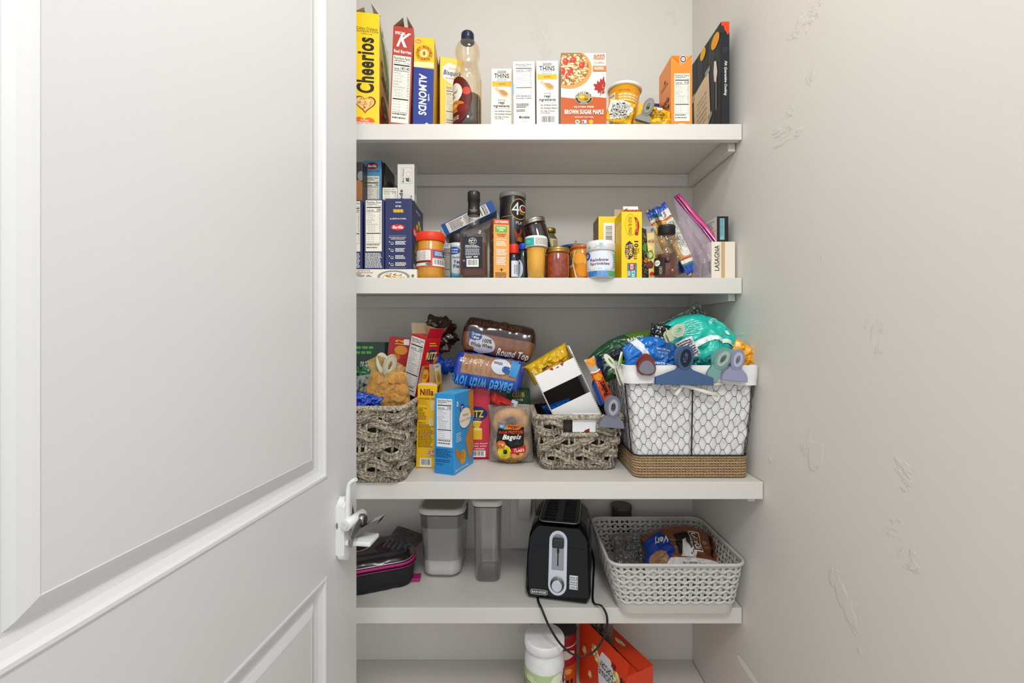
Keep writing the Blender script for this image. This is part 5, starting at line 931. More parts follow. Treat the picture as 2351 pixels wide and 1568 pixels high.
# bag of round crackers
def crackers():
    D = 1.04; b = Vector((X(886, D), 1.055, S3+.155)); root = empty('cracker_bag', 'tan see-through bag of round crackers standing in the large basket', 'bag', b, (0, 0, 0))
    fm = '#f3e6c6 cl=.20 r=.15 f=dcbf84 b=4 x=50'
    p = pillow(.125, .115, .065, 21, .006, seal=0)
    m = softbag(.128, .115, .070, fm, seed=21, wr=.007, seal=0, neck=.35); m.build('bag_film', root)
    m = M(); m.grid(lambda u, v: Vector(((u-.5)*(.075+.035*v)+.004*math.sin(11*u), .012*math.sin(9*u+1)*v-.004, .098+.036*v*(1+.4*math.sin(5*u)))), 26, 6, '#d4b47c cl=.55 r=.2 f=c9a462 b=4 x=60'); m.build('bag_neck', root)
    rd = random.Random(4); first = None; n = 0
    for row in range(6):
        for i in range(6):
            x = -.050+.0195*i+(row % 2)*.009+rd.uniform(-.004, .004); z = .015+row*.0155; k = 1-abs(x)/.075
            if abs(x) > .047 or (row >= 4 and abs(x) > .035): continue
            if first is None:
                m = M(); m.lathe([(.001, -.003), (.014, -.0026), (.0160, -.001), (.0160, .001), (.0140, .0026), (.001, .003)], '#eab64e v=d9952c vs=120 vw=.2 r=.6', 24)
                for q in range(7): m.lathe([(.0009, .0024), (.0006, .0033)], '#a8691c', 6, c=((.009*math.cos(q) if q else 0), (.009*math.sin(q) if q else 0), 0))
                o = first = m.build('round_cracker', label='round golden cracker inside the tan bag', cat='cracker', group='crackers in the bag')
            else: o = first.copy(); COL.objects.link(o)
            o.location = b+Vector((x, -.020*k+.006+rd.uniform(0, .012), z)); o.rotation_euler = (math.radians(rd.uniform(60, 105)), rd.uniform(-.5, .5), rd.uniform(-.5, .5)); n += 1
crackers()
CRM2 = '#c9c7ae r=.4'
clip('bag_clip', 'pale cream clip standing on the cracker bag in the large basket', (X(888, 1.045), 1.048, Z(862, 1.045)), (math.radians(4), math.radians(-6), math.radians(50)), .026, .022, .052, CRM2, '#d6d4be', jawstyle='narrow', open_=20)
# small woven basket contents
def openbox():
    D = 1.135; root = empty('opened_carton', 'opened white corrugated carton tilted in the small basket, mostly empty', 'carton', W3(1291, 1000, D)+Vector((0, 0, 0)), (0, math.radians(-25.5), 0)); Wd, H, dp, t = .122, .19, .13, .003
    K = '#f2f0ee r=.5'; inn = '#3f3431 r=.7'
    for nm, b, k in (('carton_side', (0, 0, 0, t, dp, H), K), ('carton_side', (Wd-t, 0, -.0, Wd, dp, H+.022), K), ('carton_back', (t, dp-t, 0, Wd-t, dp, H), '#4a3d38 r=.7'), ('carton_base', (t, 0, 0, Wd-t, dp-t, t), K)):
        m = M(); m.box(*b, k); 
        if nm == 'carton_side':
            for i in range(34): m.box(b[0]+.0004, b[1]-.0006, i*.0056+.001, b[3]-.0004, b[1], i*.0056+.0035, '#7a6248')
        m.build(nm, root)
    m = M(); m.box(t, 0, .0, Wd-t, t*.7, .075, K, .0005); m.build('front_panel', root)
    m = M(); m.box(t, 0, .127, Wd-t, t*.7, .178, K, .0005); m.box(t, 0, .1265, Wd-t, .0006+t*.7, .128, '#2a2422'); g = G(); g.P([(.36, 0), (.42, .14), (.46, .1), (.44, .0)], '#a8182c'); g.P([(.5, .12), (.58, .05), (.6, .14)], '#a8182c'); g.P([(.64, 0), (.68, .16), (.74, .0)], '#a8182c'); emit(m, g, plane((t, 0, .127), (Wd-2*t, 0, 0), (0, 0, .051))); m.build('front_panel', root)
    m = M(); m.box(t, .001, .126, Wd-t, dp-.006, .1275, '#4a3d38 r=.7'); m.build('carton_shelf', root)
    return root
openbox()
m = softbag(.140, .062, .07, '#e0b312 r=.16 c=.7', G().R(.3, .45, .45, .56, BK).L(.3, .5, .9, .9, 2, '#a8780c', .3), seed=23, wr=.006, seal=0); m.build('snack_packet', None, W3(1277, 860, 1.16)+Vector((0, .03, 0)), (0, math.radians(-30), 0), 'shiny yellow packet lying in the top of the tilted opened carton', 'packet')
g = G(); g.L(0, .1, 1, .9, 10, '#1450a0', .5, just=.02)
m = softbag(.085, .05, .05, '#1c6cc8 r=.18 c=.6', g, seed=25, wr=.008, seal=0); m.build('snack_packet', None, W3(1290, 965, 1.185)+Vector((.0, .03, 0)), (0, math.radians(-18), 0), 'blue ribbed packet at the bottom of the tilted opened carton', 'packet')
g = G(); g.R(0, 0, 1, .28, '#b9b4a8'); g.E(.5, .08, .45, .09, '#e8941c'); g.P(blob(.45, .40, .45, .08, 12, .2, 3), '#f0a01c'); g.R(0, .27, 1, .30, WH); g.T('Peelerz', .22, .52, .78, .80, '#2a1c12', rot=90, bold=1.6); g.T('orange', .1, .48, .2, .58, WH, rot=90); g.E(.5, .92, .36, .05, WH); g.E(.5, .92, .26, .035, '#c83a1c')
def peel():
    a = W3(1402, 926, 1.12); b = W3(1352, 822, 1.12); L = (b-a).length; an = math.atan2(b.x-a.x, b.z-a.z)
    m = softbag(.030, L, .016, '#e84f14 r=.3 c=.4', g, seed=27, wr=.001, cuts=(5, 14), seal=.03); m.build('candy_packet', None, a, (0, an, 0), 'narrow orange candy packet leaning beside the tilted carton', 'packet')
peel()
m = M(); m.box(-.036, 0, 0, .036, .0008, .05, '#e9e8ea r=.5'); emit(m, G().P([(.45, .9), (.62, .8), (.62, 1), (.4, 1)], '#8a1428'), plane((-.036, 0, 0), (.072, 0, 0), (0, 0, .05))); m.build('card_panel', None, W3(1346, 992, 1.092), (0, 0, 0), 'white card seen through the hand hole of the small basket', 'card')
clip('bag_clip', 'slate grey dome jawed clip on the rim of the small woven basket', (X(1404, 1.07), 1.068, Z(958, 1.07)), (math.radians(-4), math.radians(4), 0), .064, .026, .050, '#6f7282 r=.45', '#a5a6b4', jawstyle='dome')
NVY = '#1b2f5a r=.35 c=.3'
clip('bag_clip', 'navy clip lying sideways between the orange packet and the wire basket', W3(1388, 850, 1.13), (math.radians(20), math.radians(-40), math.radians(50)), .040, .030, .042, NVY, '#24396a', jawstyle='narrow', open_=22)
m = M(); m.grid(lambda u, v: Vector((.026*(u-.5), -.012*math.sin(math.pi*u), .062*v-.004*math.sin(9*u+v))), 10, 16, '#1d4a94 r=.25 c=.5'); m.grid(lambda u, v: Vector((.026*(u-.5), .012*math.sin(math.pi*u), .062*v-.004*math.sin(9*u+v))), 10, 16, '#1d4a94 r=.25 c=.5', flip=True); m.build('snack_packet', None, W3(1385, 925, 1.13), (0, math.radians(-20), 0), 'dark blue packet end between the orange packet and the wire basket', 'packet')
# ---------------------------------------------------------------- lined wire basket at the right end
def wirebasket():
    yf = 1.041; dpb, dpt = .20, .25; wb, wt = .272, .322; xb, xt = .4455, .4405; H = .277; RH = .055
    root = empty('wire_basket', 'chicken wire basket with white cloth lining and jute rope base', 'basket', (xb, yf+dpb/2, S3+.001)); r = .018; dx = xt-xb; yt = -dpb/2-.022+dpt/2
    def ringp(t, f, off=0, dm=0):
        w_ = wb+(wt-wb)*f-dm; d_ = dpb+(dpt-dpb)*f-dm; p, n = rrect(w_, d_, t, r); p = p+n*off; return Vector((p.x+dx*f, p.y+yt*f, RH*0+f*H))
    BW = '#2e2a27 r=.5 m=.3'
    m = M(); J = '#f2d4a6 v=c8a070 vs=240 vw=.25 r=.85 b=4 x=500'; J2 = '#e6c494 v=b48d60 vs=240 vw=.25 r=.85 b=4 x=500'
    for k in range(8):
        for ph in (0, math.pi):
            pts = []
            for i in range(300):
                t = i/300; a = t*130*math.pi+ph; p, n = rrect(wb+.008, dpb+.008, t, r); pts.append(p+n*(math.cos(a)*.0016)+Vector((0, 0, .004+k*.0067+math.sin(a)*.0016)))
            m.tube(pts, .0022, J if k % 2 else J2, 5, closed=True)
    m.build('rope_base', root)
    m = M()
    for f, rr_ in ((RH/H, .0022), (.995, .002)): m.tube([ringp(i/160, f, .001) for i in range(160)], rr_, BW, 6, closed=True)
    for t in (.5,): m.tube([ringp(t, f, .0015) for f in (RH/H, .4, .7, 1)], .0018, BW, 6)
    for t in (.335, .665, .165, .835): 
        m.tube([ringp(t, f, .0008) for f in (RH/H, .4, .7, 1)], .0014, BW, 6)
    h = []
    for i in range(21): u = i/20; h.append(Vector((dx*.86-.036+.075*u, yt*.86-(dpb+(dpt-dpb)*.86)/2-.004-.003*math.sin(math.pi*u), .86*H+(-.004 if .1 < u < .9 else .004))))
    m.tube(h, .0024, BW, 6); m.build('wire_frame', root)
    # chicken wire
    m = M(); nc = 37; nr = 15; f0 = RH/H; fh = (1-f0)/nr; rd = random.Random(3); jit = {}
    def nd(i, j, e):
        k = (i % nc, j)
        if k not in jit: jit[k] = (rd.uniform(-.10, .10), rd.uniform(-.12, .12), rd.uniform(-.10, .10))
        a, b, c_ = jit[k]; t = (i+.5*(j % 2)+a+e*.12)/nc; f = f0+fh*(j+b+c_*e); return ringp(t, max(f0, min(1, f)), .0016+.001*math.sin(i*2.1))
    for j in range(nr+1):
        for i in range(nc):
            L_, R_ = nd(i, j, -1), nd(i, j, 1); m.tube([L_, R_], .0008, BW, 4)
            if j < nr:
                q = i if j % 2 == 0 else i+1
                m.tube([R_, nd(q, j+1, -1)], .0005, BW, 4); m.tube([L_, nd(q-1, j+1, 1)], .0005, BW, 4)
    m.build('wire_mesh', root)
    # lining
    C = '#e9e9e8 r=.9 b=.3 x=500'
    m = M(); pn = lambda t, f: .0018*math.sin(t*nc*2*math.pi)*math.sin(f*22)-.003+.003*noise.noise(Vector((t*30, f*8, 1)))
    m.grid(lambda u, v: ringp(u, .06+v*.94, pn(u, v)-.0015), 220, 40, C, closeu=True); m.grid(lambda u, v: ringp(u, .06+v*.94, pn(u, v)-.005), 160, 20, C, closeu=True, flip=True)
    pts = [ringp(i/60, .06, -.003) for i in range(60)]; m.face(pts, C); m.build('cloth_lining', root)
    m = M()
    def cf(u, v, o=0):
        f = 1.004-v*(.105+.05*max(0, math.sin((u-.47)*9))*(abs(u-.5) < .2)+.06*(.36 < u < .49)*0+.065*max(0, min(1, (.60-u)*0+(.52-u)*8)) *(u > .33)); return ringp(u, f, .004+.0025*math.sin(u*70)*.4+.004*noise.noise(Vector((u*16, v*2, 3)))+.003*v+o)
    m.grid(lambda u, v: cf(u, v), 200, 8, C, closeu=True); m.grid(lambda u, v: cf(u, v, -.002), 200, 8, C, closeu=True, flip=True)
    m.grid(lambda u, v: ringp(u, 1.004+.006*math.sin(math.pi*v), -.006+.010*v), 160, 4, C, closeu=True, flip=True)
    m.build('folded_cuff', root)
    # ribbon bow
    m = M(); RB_ = '#e9e5dc r=.8'; o = Vector((dx*.86-.030, yt*.86-(dpb+(dpt-dpb)*.86)/2-.010, .838*H))
    def rib(pts, w_=.0045): m.tube([o+Vector(p) for p in pts], w_, RB_, 8, flat=.22, up=(0, 0, 1))
    rib([(0, 0, 0), (-.014, -.002, .010), (-.028, -.003, .006), (-.030, -.003, -.004), (-.018, -.003, -.008), (0, 0, 0)], .0032)
    rib([(0, -.002, 0), (-.006, -.004, -.010), (-.014, -.005, -.020), (-.018, -.005, -.024)])
    rib([(0, -.002, 0), (.02, -.005, -.004), (.05, -.006, -.014), (.085, -.006, -.024)])
    rib([(0, -.001, .002), (.03, -.004, .004), (.07, -.003, .003), (.10, .001, .003)], .0036)
    m.lathe([(.001, -.006), (.006, -.003), (.006, .003), (.001, .006)], RB_, 12, c=tuple(o+Vector((0, -.004, .001)))); m.build('ribbon_tie', root)
wirebasket()
ZT = S3+.277
def bagat(name, label, c, D, Wd, H, T, key, g, seed, rot, wr=.007, cat='bag', cuts=(14, 14), **k):
    m = softbag(Wd, H, T, key, g, seed=seed, wr=wr, cuts=cuts, seal=k.pop('seal', .0), **k); r = Matrix.Rotation(math.radians(rot[2]), 3, 'Z') @ Matrix.Rotation(math.radians(rot[1]), 3, 'Y') @ Matrix.Rotation(math.radians(rot[0]), 3, 'X')
    return m.build(name, None, W3(*c, D), r.to_euler(), label, cat)
g = G(); g.P([(.12, 0), (.24, 0), (.42, .55), (.52, 1), (.44, 1), (.30, .55)], '#dfe6ee'); g.T('Back it up', .50, .26, .74, .33, WH, bold=1, sh=.2); g.T('ONE MORE', .52, .36, .70, .41, WH); g.T('BUT WHO ELSE', .48, .46, .76, .50, '#a8d0f0'); g.E(.82, .5, .07, .10, '#6aa8d8'); g.E(.82, .5, .06, .085, '#1c78c8'); g.T('MADE CRISP', .5, .60, .80, .66, WH, bold=1); g.P([(.62, .7), (.75, .78), (.7, .85)], '#e8f0f8')
bagat('snack_bag', 'bright blue snack bag with a white stripe in front of the teal one', (1497, 872), 1.075, .155, .112, .06, '#1a74cc r=.2 c=.6', g, 31, (-8, 3, 0), dome=.3)
g = G()
for i in range(8): g.L(.10, .16+i*.035, .42, .18+i*.035, 1, '#bff0e4', .6)
g.P([(.20, .62), (.5, .42), (.95, .36), (.98, .40), (.55, .48), (.25, .70)], '#eaf4f0'); g.E(.60, .12, .03, .03, '#bff0e4'); g.E(.60, .12, .025, .024, '#18b0a0'); g.E(.76, .22, .03, .03, '#bff0e4'); g.L(.62, .60, .78, .78, 6, '#bff0e4', .4)
TEAL = '#1fc2b0 r=.32 c=.3'
bagat('snack_bag', 'large teal snack bag clipped shut, heaped over the wire basket', (1603, 868), 1.11, .235, .180, .12, TEAL, g, 33, (-16, 8, 0), wr=.010, bx=2.0, dome=.38)
bagat('snack_bag', 'darker teal bag wedged low behind the slate blue clip', (1600, 880), 1.09, .15, .09, .05, '#0b7474 r=.25 c=.5', None, 35, (-6, -4, 0), wr=.01)
g = G(); g.L(.05, .1, .95, .9, 7, '#3a3634', .4)
bagat('snack_wrapper', 'white nutrition label end of a folded snack wrapper over the teal bag', (1590, 822), 1.055, .048, .052, .02, '#dcdce0 r=.3 c=.4', g, 37, (-8, -24, 0), wr=.006, cat='wrapper', seal=0)
g = G(); g.R(.26, .28, .58, .72, '#15191a'); g.T('SALADS', .30, .34, .54, .42, '#8a949a', sh=.3); g.P([(.0, .7), (.5, .6), (1, .8), (1, 1), (0, 1)], '#3b7a3c'); g.P(blob(.18, .62, .2, .2, 14, .3, 3), '#7fae6a'); g.P([(.6, .0), (1, 0), (1, .4), (.75, .5)], '#56792c'); g.T('RANCH', .60, .14, .82, .24, WH, bold=1.5); g.T('SIZE', .62, .28, .80, .37, WH, bold=1.5); g.R(.14, .56, .24, .68, WH); g.R(.15, .58, .23, .66, '#2a3a3a')
bagat('salad_bag', 'dark green salad bag leaning up from the left rim of the wire basket', (1450, 852), 1.17, .20, .105, .07, '#1f4d2c r=.22 c=.5', g, 39, (-4, -24, 0), wr=.007, dome=.25)
g = G(); scatter(g, 24, .2, .1, .9, .9, .05, .06, ['#d8dce0', '#c8ccd0'], 4)
bagat('snack_bag', 'small black and white speckled bag between green and teal bags', (1512, 800), 1.12, .06, .065, .03, '#17191c r=.25 c=.5', g, 41, (-4, 10, 0))
bagat('foil_bag', 'silver grey foil bag corner poking up behind the teal bag', (1522, 768), 1.24, .075, .14, .02, '#a5a5a3 r=.25 m=.4', G().L(.2, .1, .8, .5, 5, '#5a5a5a', .3), 43, (0, 62, 0), wr=.006, seal=.03)
g = G(); g.L(.3, .6, .7, .9, 4, '#8a5c08', .3, just=.1)
bagat('snack_bag', 'orange yellow bag corner at the right wall end of the wire basket', (1700, 846), 1.06, .090, .062, .025, '#eda512 r=.3 c=.3', g, 45, (-4, 30, 0), wr=.005)
bagat('snack_bag', 'thin dark teal bag edge behind the large teal bag by the wall', (1665, 855), 1.16, .07, .11, .02, '#0f6a60 r=.3 c=.3', None, 47, (-4, 12, 0), wr=.005)
SB = '#3c587e r=.42'
clip('bag_clip', 'large slate blue clip with a wide straight jaw on the wire basket rim', W3(1570, 848, 1.003), (math.radians(-3), math.radians(1), 0), .138, .037, .052, SB, '#20242c', open_=14)
clip('bag_clip', 'sage green clip tilted right beside the lavender one', W3(1644, 845, 1.008), (math.radians(-3), math.radians(28), 0), .038, .034, .048, '#6f9c96 r=.42', '#a8b4a8', jawstyle='narrow', open_=13)
clip('bag_clip', 'lavender grey dome jawed clip at the right of the wire basket rim', W3(1687, 848, 1.003), (math.radians(-3), math.radians(6), 0), .062, .028, .044, '#8e90ac r=.42', '#b4b4c8', jawstyle='dome', open_=13)
clip('bag_clip', 'cream clip closing the large teal snack bag', W3(1540, 768, 1.035), (math.radians(-50), math.radians(65), 0), .036, .034, .042, '#c9cfb4 r=.42', '#b9bfa8', jawstyle='narrow', open_=22)
clip('bag_clip', 'white and lime green clip on the left corner of the wire basket', W3(1418, 845, 1.035), (math.radians(-10), math.radians(-24), math.radians(60)), .030, .045, .040, '#e6e6d8 r=.42', '#96c81e', jawstyle='narrow', open_=24)
# maroon rounded clip, plain grey face plate
def mclip():
    root = empty('bag_clip', 'rounded maroon clip with a grey oval plate on the wire basket rim', 'bag clip', W3(1482, 862, 1.006), (math.radians(-3), math.radians(4), 0), 'plastic bag clips')
    for sd, dz in ((-1, 0), (1, .008)):
        m = M(); pts = [(.0225*math.cos(a)*(1-.2*math.sin(a))*(1 if math.sin(a) > -.75 else .93), .0215+.0235*max(-.9, math.sin(a))) for a in [math.pi*2*i/28 for i in range(28)]]
        m.prism([(x, z+dz) for x, z in pts], sd*.004-.0025, sd*.004+.0025, '#6e1c1f r=.35 c=.4', bev=.0015); m.build('clip_half', root)
    m = M(); m.prism([(.0185*math.cos(a)*(1-.25*math.sin(a)), .0195+.0165*math.sin(a)) for a in [math.pi*2*i/24 for i in range(24)]], -.0082, -.0062, '#747380 r=.5', bev=.0008); m.build('face_plate', root)
mclip()
# ================================================================ FOURTH SHELF
# lunch bag
def lunch():
    root = empty('lunch_bag', 'black padded lunch bag with magenta piping lying open beside the door', 'lunch bag', (X(868, 1.22)-.030, 1.235, S4+.001), (0, 0, math.radians(20)))
    m = M(); loft(m, [(.23, .155, 0, .03), (.245, .17, .012, .04), (.25, .175, .055, .045), (.245, .17, .068, .045)], '#121217 r=.6 b=2 x=300', cap=(1, 1), noise_=.004); m.build('bag_body', root)
    m = M(); m.tube([rrect(.251, .176, i/80, .045)[0]+Vector((0, 0, .070)) for i in range(80)], .004, '#b01c72 r=.5', 8, closed=True); m.tube([rrect(.256, .181, i/80, .045)[0]+Vector((0, 0, .061)) for i in range(80)], .0018, '#8c1458 r=.5', 6, closed=True); m.build('piping', root)
    m = M(); m.tube([rrect(.245, .17, i/90, .045)[0]+Vector((0, 0, .0755+.0005*(i % 2))) for i in range(90)], .0016, '#c9c5c0 m=.7 r=.3', 5, closed=True); m.build('zip', root)
    m = M(); loft(m, [(.235, .16, .071, .04), (.225, .15, .082, .04), (.19, .12, .086, .04)], '#1b1016 r=.35 c=.4', cap=(0, 1), noise_=.006); g = G(); g.E(.3, .35, .22, .22, '#d8a898'); g.E(.3, .35, .17, .17, '#1b1016'); g.P(blob(.75, .5, .2, .3, 12, .3, 2), '#4a1020'); g.E(.55, .8, .3, .06, '#2e2a30'); emit(m, g, plane((-.09, -.055, .0862), (.18, 0, 0), (0, .11, 0))); m.build('bag_lid', root)
    m = M(); m.box(-.006, -.014, -.008, .030, .014, .001, '#b01c72 r=.5', .002); m.build('strap_tab', root, (.112, -.05, .010), (0, 0, -.3)); m = M(); m.box(-.012, -.002, -.014, .012, .004, .014, '#a81a6a r=.5', .002); m.build('strap_tab', root, (.116, -.045, .052), (0, 0, math.radians(50)))
lunch()
g = G()
for i in range(7): g.R(0, .06+i*.06, 1, .085+i*.06, '#3d3f48')
for i in range(5): g.R(.1+i*.17, .5, .16+i*.17, .74, '#33415c'); g.R(.08+i*.17, .5, .2+i*.17, .54, '#33415c')
for i in range(5): g.R(0, .78+i*.045, 1, .795+i*.045, '#3d3f48')
bagat('food_pouch', 'striped clear pouch of brown snacks lying on top of the lunch bag', (892, 1290), 1.20, .105, .13, .022, '#6f6358 r=.2 c=.6', g, 51, (-74, 8, -16), wr=.002, cat='pouch', seal=.03)
# clear containers
CLR = '#ececec cl=.10 r=.08'
def container(name, label, px, D, wb, wt, db, H, rot, fill=None):
    root = empty(name, label, 'container', (X(px, D), D+db/2, S4+.0005), (0, 0, rot)); r = wb*.27
    m = M(); loft(m, [(wb*.9, db*.9, 0, r*.9), (wb*.98, db*.98, .004, r), (wb, db, .010, r), (wt, db+(wt-wb), H-.018, r*1.1), (wt+.003, db+(wt-wb)+.003, H-.016, r*1.1)], CLR, cap=(1, 0)); m.build('container_body', root)
    m = M(); loft(m, [(wb*.9-.005, db*.9-.005, .004, r*.85), (wb-.001, db-.001, .012, r*.98)]+([(wb-.0005, db-.001, .050, r*.98)] if fill else []), '#ecebe8 r=.9' if fill else '#cfcfcf cl=.2', cap=(1, 1)) if fill else loft(m, [(wb*.86, db*.86, .003, r*.8), (wb*.86, db*.86, .0035, r*.8)], '#c9c9c9 cl=.3 r=.1')
    m.build('flour' if fill else 'inner_base', root)
    if fill:
        m = M(); loft(m, [(wb-.0035, db-.004, .048, r*.95), (wb+(wt-wb)*.8-.0035, db+(wt-wb)*.8-.004, H*.72, r)], '#f0f0f0 cl=.34 r=.6 f=e8e8e6 b=3 x=30', cap=(0, 0)); m.build('flour_dust', root)
    m = M(); L_ = wt+.004; d2 = db+(wt-wb)+.004; loft(m, [(L_, d2, H-.019, r*1.1), (L_, d2, H-.016, r*1.1)], '#2b2a2a r=.5', cap=(1, 1)); m.build('seal_ring', root)
    m = M(); loft(m, [(L_+.001, d2+.001, H-.016, r*1.1), (L_+.003, d2+.003, H-.013, r*1.1), (L_+.003, d2+.003, H-.002, r*1.1), (L_-.004, d2-.004, H, r)], '#dcdad6 r=.35' if not fill else '#cfcdc8 r=.35', cap=(0, 1)); loft(m, [(L_-.014, d2-.014, H+.0002, r), (L_-.016, d2-.016, H+.0008, r)], '#8c8984 r=.5' if fill else '#dcdad6 r=.35', cap=(0, 1)); m.build('lid', root)
    if fill: m = M(); m.box(L_/2-.004, -.03, H-.05, L_/2+.004, -.018, H-.003, '#262525 r=.5', .001); m.build('latch', root)
container('storage_container', 'wide clear container with grey lid, white flour in the bottom', 1014, 1.234, .112, .134, .140, .207, math.radians(-2), True)
container('storage_container', 'narrow tall clear container, empty, left of the toaster', 1119, 1.212, .074, .083, .11, .238, 0)
# toaster
def toaster():
    rot = math.radians(-11.3); c, s = math.cos(rot), math.sin(rot); A = Vector((.0345, 1.142, 0)); Wd, dp = .178, .25; ctr = A+Vector((c*Wd/2-s*dp/2, s*Wd/2+c*dp/2, 0)); H = .192; hw = Wd/2
    root = empty('toaster', 'black two slice toaster with silver lever track and dial, end on', 'toaster', (ctr.x, ctr.y, S4+.001), (0, 0, rot)); K = '#060607 r=.14 s=.25'; K2 = '#0b0b0c r=.28 s=.25'
    # front silhouette: wide at the base, narrower above, clipped upper corners
    def ring(y, k, top): return [Vector((x*k, y, z)) for x, z in ((-hw+.006, .006), (hw-.006, .006), (hw, .020), (hw-.001, .10), (hw-.005, .15), (hw-.012, top-.016), (hw-.028, top), (-hw+.028, top), (-hw+.012, top-.016), (-hw+.005, .15), (-hw+.001, .10), (-hw, .020))]
    m = M(); fy = lambda z: -dp/2+.038*max(0, z-.03)/H*1.5
    rs = []
    for q, (y0, k, top) in enumerate(((0, .93, H-.012), (.010, .99, H-.003), (.028, 1.0, H), (dp-.035, 1.0, H), (dp-.01, .97, H-.006), (dp, .9, H-.014))):
        rg = ring(0, k, top); 
        for v in rg: v.y = (fy(v.z)+y0) if q < 3 else (-dp/2+y0-.02*v.z/H)
        rs.append([m.bm.verts.new(v) for v in rg])
    i0 = m.mi(K)
    for a, b in zip(rs, rs[1:]):
        for i in range(12): f = m.bm.faces.new((a[(i+1) % 12], a[i], b[i], b[(i+1) % 12])) if 0 else m.bm.faces.new((a[i], a[(i+1) % 12], b[(i+1) % 12], b[i])); f.material_index = i0
    f = m.bm.faces.new(list(reversed(rs[0]))); f.material_index = i0; f = m.bm.faces.new(rs[-1]); f.material_index = i0
    bmesh.ops.recalc_face_normals(m.bm, faces=m.bm.faces)
    for x in (-1, 1):
        for y in (-.09, .10): m.box(x*.07-.012, y-.01, 0, x*.07+.012, y+.01, .008, K2, .001)
    m.build('toaster_body', root)
    tilt = math.atan(.038*1.5/H); FR = Matrix.Translation((0, -dp/2-.0005, .03)) @ Matrix.Rotation(-tilt, 4, 'X')   # front face frame: x, z up the slope, -y out
    def onface(m, name, par=root): o = m.build(name, par); return o
    m = M(); m.prism(rr(-hw+.018, -.010, hw-.018, .108, .006), -.0012, .0015, K2, bev=.0005, mx=FR); g = G(); g.P(rr(0, 0, 1, 1, .22), '#d8d8d8'); g.P(rr(.02, .08, .98, .92, .2), '#0c0c0d'); g.T('BLACK+DECKER', .07, .26, .93, .74, '#e4e4e4', bold=1.8)
    S = lambda u, v, off: FR @ Vector((-.072+.046*u, -.0014-off, -.014+.012*v)); emit(m, g, S); m.build('front_panel', root)
    ST = '#c4c7cc m=.9 r=.32'
    def stad(w_, z0, z1, n=14): return [(w_*math.cos(a), z0+w_*math.sin(a)) for a in [math.pi+math.pi*i/n for i in range(n+1)]]+[(w_*math.cos(a), z1+w_*math.sin(a)) for a in [math.pi*i/n for i in range(n+1)]]
    m = M(); o_, i_ = stad(.0245, .014, .124), stad(.0165, .052, .124); mo = [FR @ Vector((x, -.004, z)) for x, z in o_]; mi_ = [FR @ Vector((x, -.004, max(z, .050))) for x, z in i_]; mb = [FR @ Vector((x*1.04, .001, z)) for x, z in o_]; mj = [FR @ Vector((x, .001, max(z, .050))) for x, z in i_]
    n = len(mo)
    for k in range(n):
        j = (k+1) % n; m.face([mo[k], mo[j], mi_[j], mi_[k]], ST); m.face([mb[k], mb[j], mo[j], mo[k]], ST); m.face([mi_[k], mi_[j], mj[j], mj[k]], ST)
    bmesh.ops.remove_doubles(m.bm, verts=m.bm.verts, dist=1e-6); bmesh.ops.recalc_face_normals(m.bm, faces=m.bm.faces); m.build('lever_track', root)
    m = M(); m.box(-.0165, -.0018, .050, .0165, -.0010, .140, '#8f9296 m=.9 r=.35', 0, mx=FR); m.box(-.0016, -.0022, .060, .0016, -.0016, .106, '#0a0a0a', 0, mx=FR); m.box(-.003, -.0024, .092, .003, -.0016, .102, '#202020', 0, mx=FR); m.build('lever_slot', root)
    m = M(); m.box(-.0155, -.020, .106, .0155, -.002, .130, '#17171a r=.35', .004, mx=FR); m.build('lever', root)
    dm = FR @ Matrix.Rotation(math.pi/2, 4, 'X')
    m = M(); m.lathe([(.019, 0), (.0185, .006), (.0145, .010), (.0145, .018), (.013, .0195)], '#b9bcc0 m=.9 r=.28', 40, mx=FR @ Matrix.Translation((0, -.004, .016)) @ Matrix.Rotation(math.pi/2, 4, 'X')); m.build('dial', root)
    for i, t in enumerate(('BAGEL', 'FROZEN', 'CANCEL')):
        z = .031-i*.0115; m = M(); m.box(.032, -.005, z, .055, -.001, z+.0105, '#c9ccd0 m=.7 r=.35', .0008, mx=FR); g = G(); g.T(t, .1, .3, .72, .7, '#222', bold=.5); g.R(.84, .2, .92, .85, BK); emit(m, g, lambda u, v, off, z=z: FR @ Vector((.032+.023*u, -.0052-off, z+.0105*v))); m.build('button', root)
    # slots
    zt = H; m = M(); y0, y1 = -.078, .095
    P = rr(-.054, y0, .054, y1, .014); 
    m.face([Vector((x, y, zt+.0012)) for x, y in P], '#3a3b3e m=.6 r=.35'); m.tube([Vector((x, y, zt+.0015)) for x, y in rr(-.056, y0-.002, .056, y1+.002, .015, 6)], .0018, '#9a9da2 m=.9 r=.3', 6, closed=True)
    for x in (-.027, .027):
        m.box(x-.017, y0+.012, zt+.0013, x+.017, y1-.012, zt+.0020, '#050505 r=.6', .0004)
    m.build('slot_plate', root)
    for x in (-.027, .027):
        m = M()
        for i in range(6): m.tube([(x-.016, y0+.022+i*.022, zt+.0028), (x+.016, y0+.022+i*.022, zt+.0028)], .0009, '#4a5560 m=.8 r=.3', 5)
        m.build('bread_guide', root)
    return root
toaster()
m = M()
def bez(P, n=60):
    P = [Vector(p) for p in P]; o = []
    for i in range(len(P)-1):
        p0, p1, p2, p3 = P[max(i-1, 0)], P[i], P[i+1], P[min(i+2, len(P)-1)]
        for k in range(n//(len(P)-1)+1):
            t = k/(n//(len(P)-1)+1); o.append(.5*((2*p1)+(-p0+p2)*t+(2*p0-5*p1+4*p2-p3)*t*t+(-p0+3*p1-3*p2+p3)*t**3))
    return o+[P[-1]]
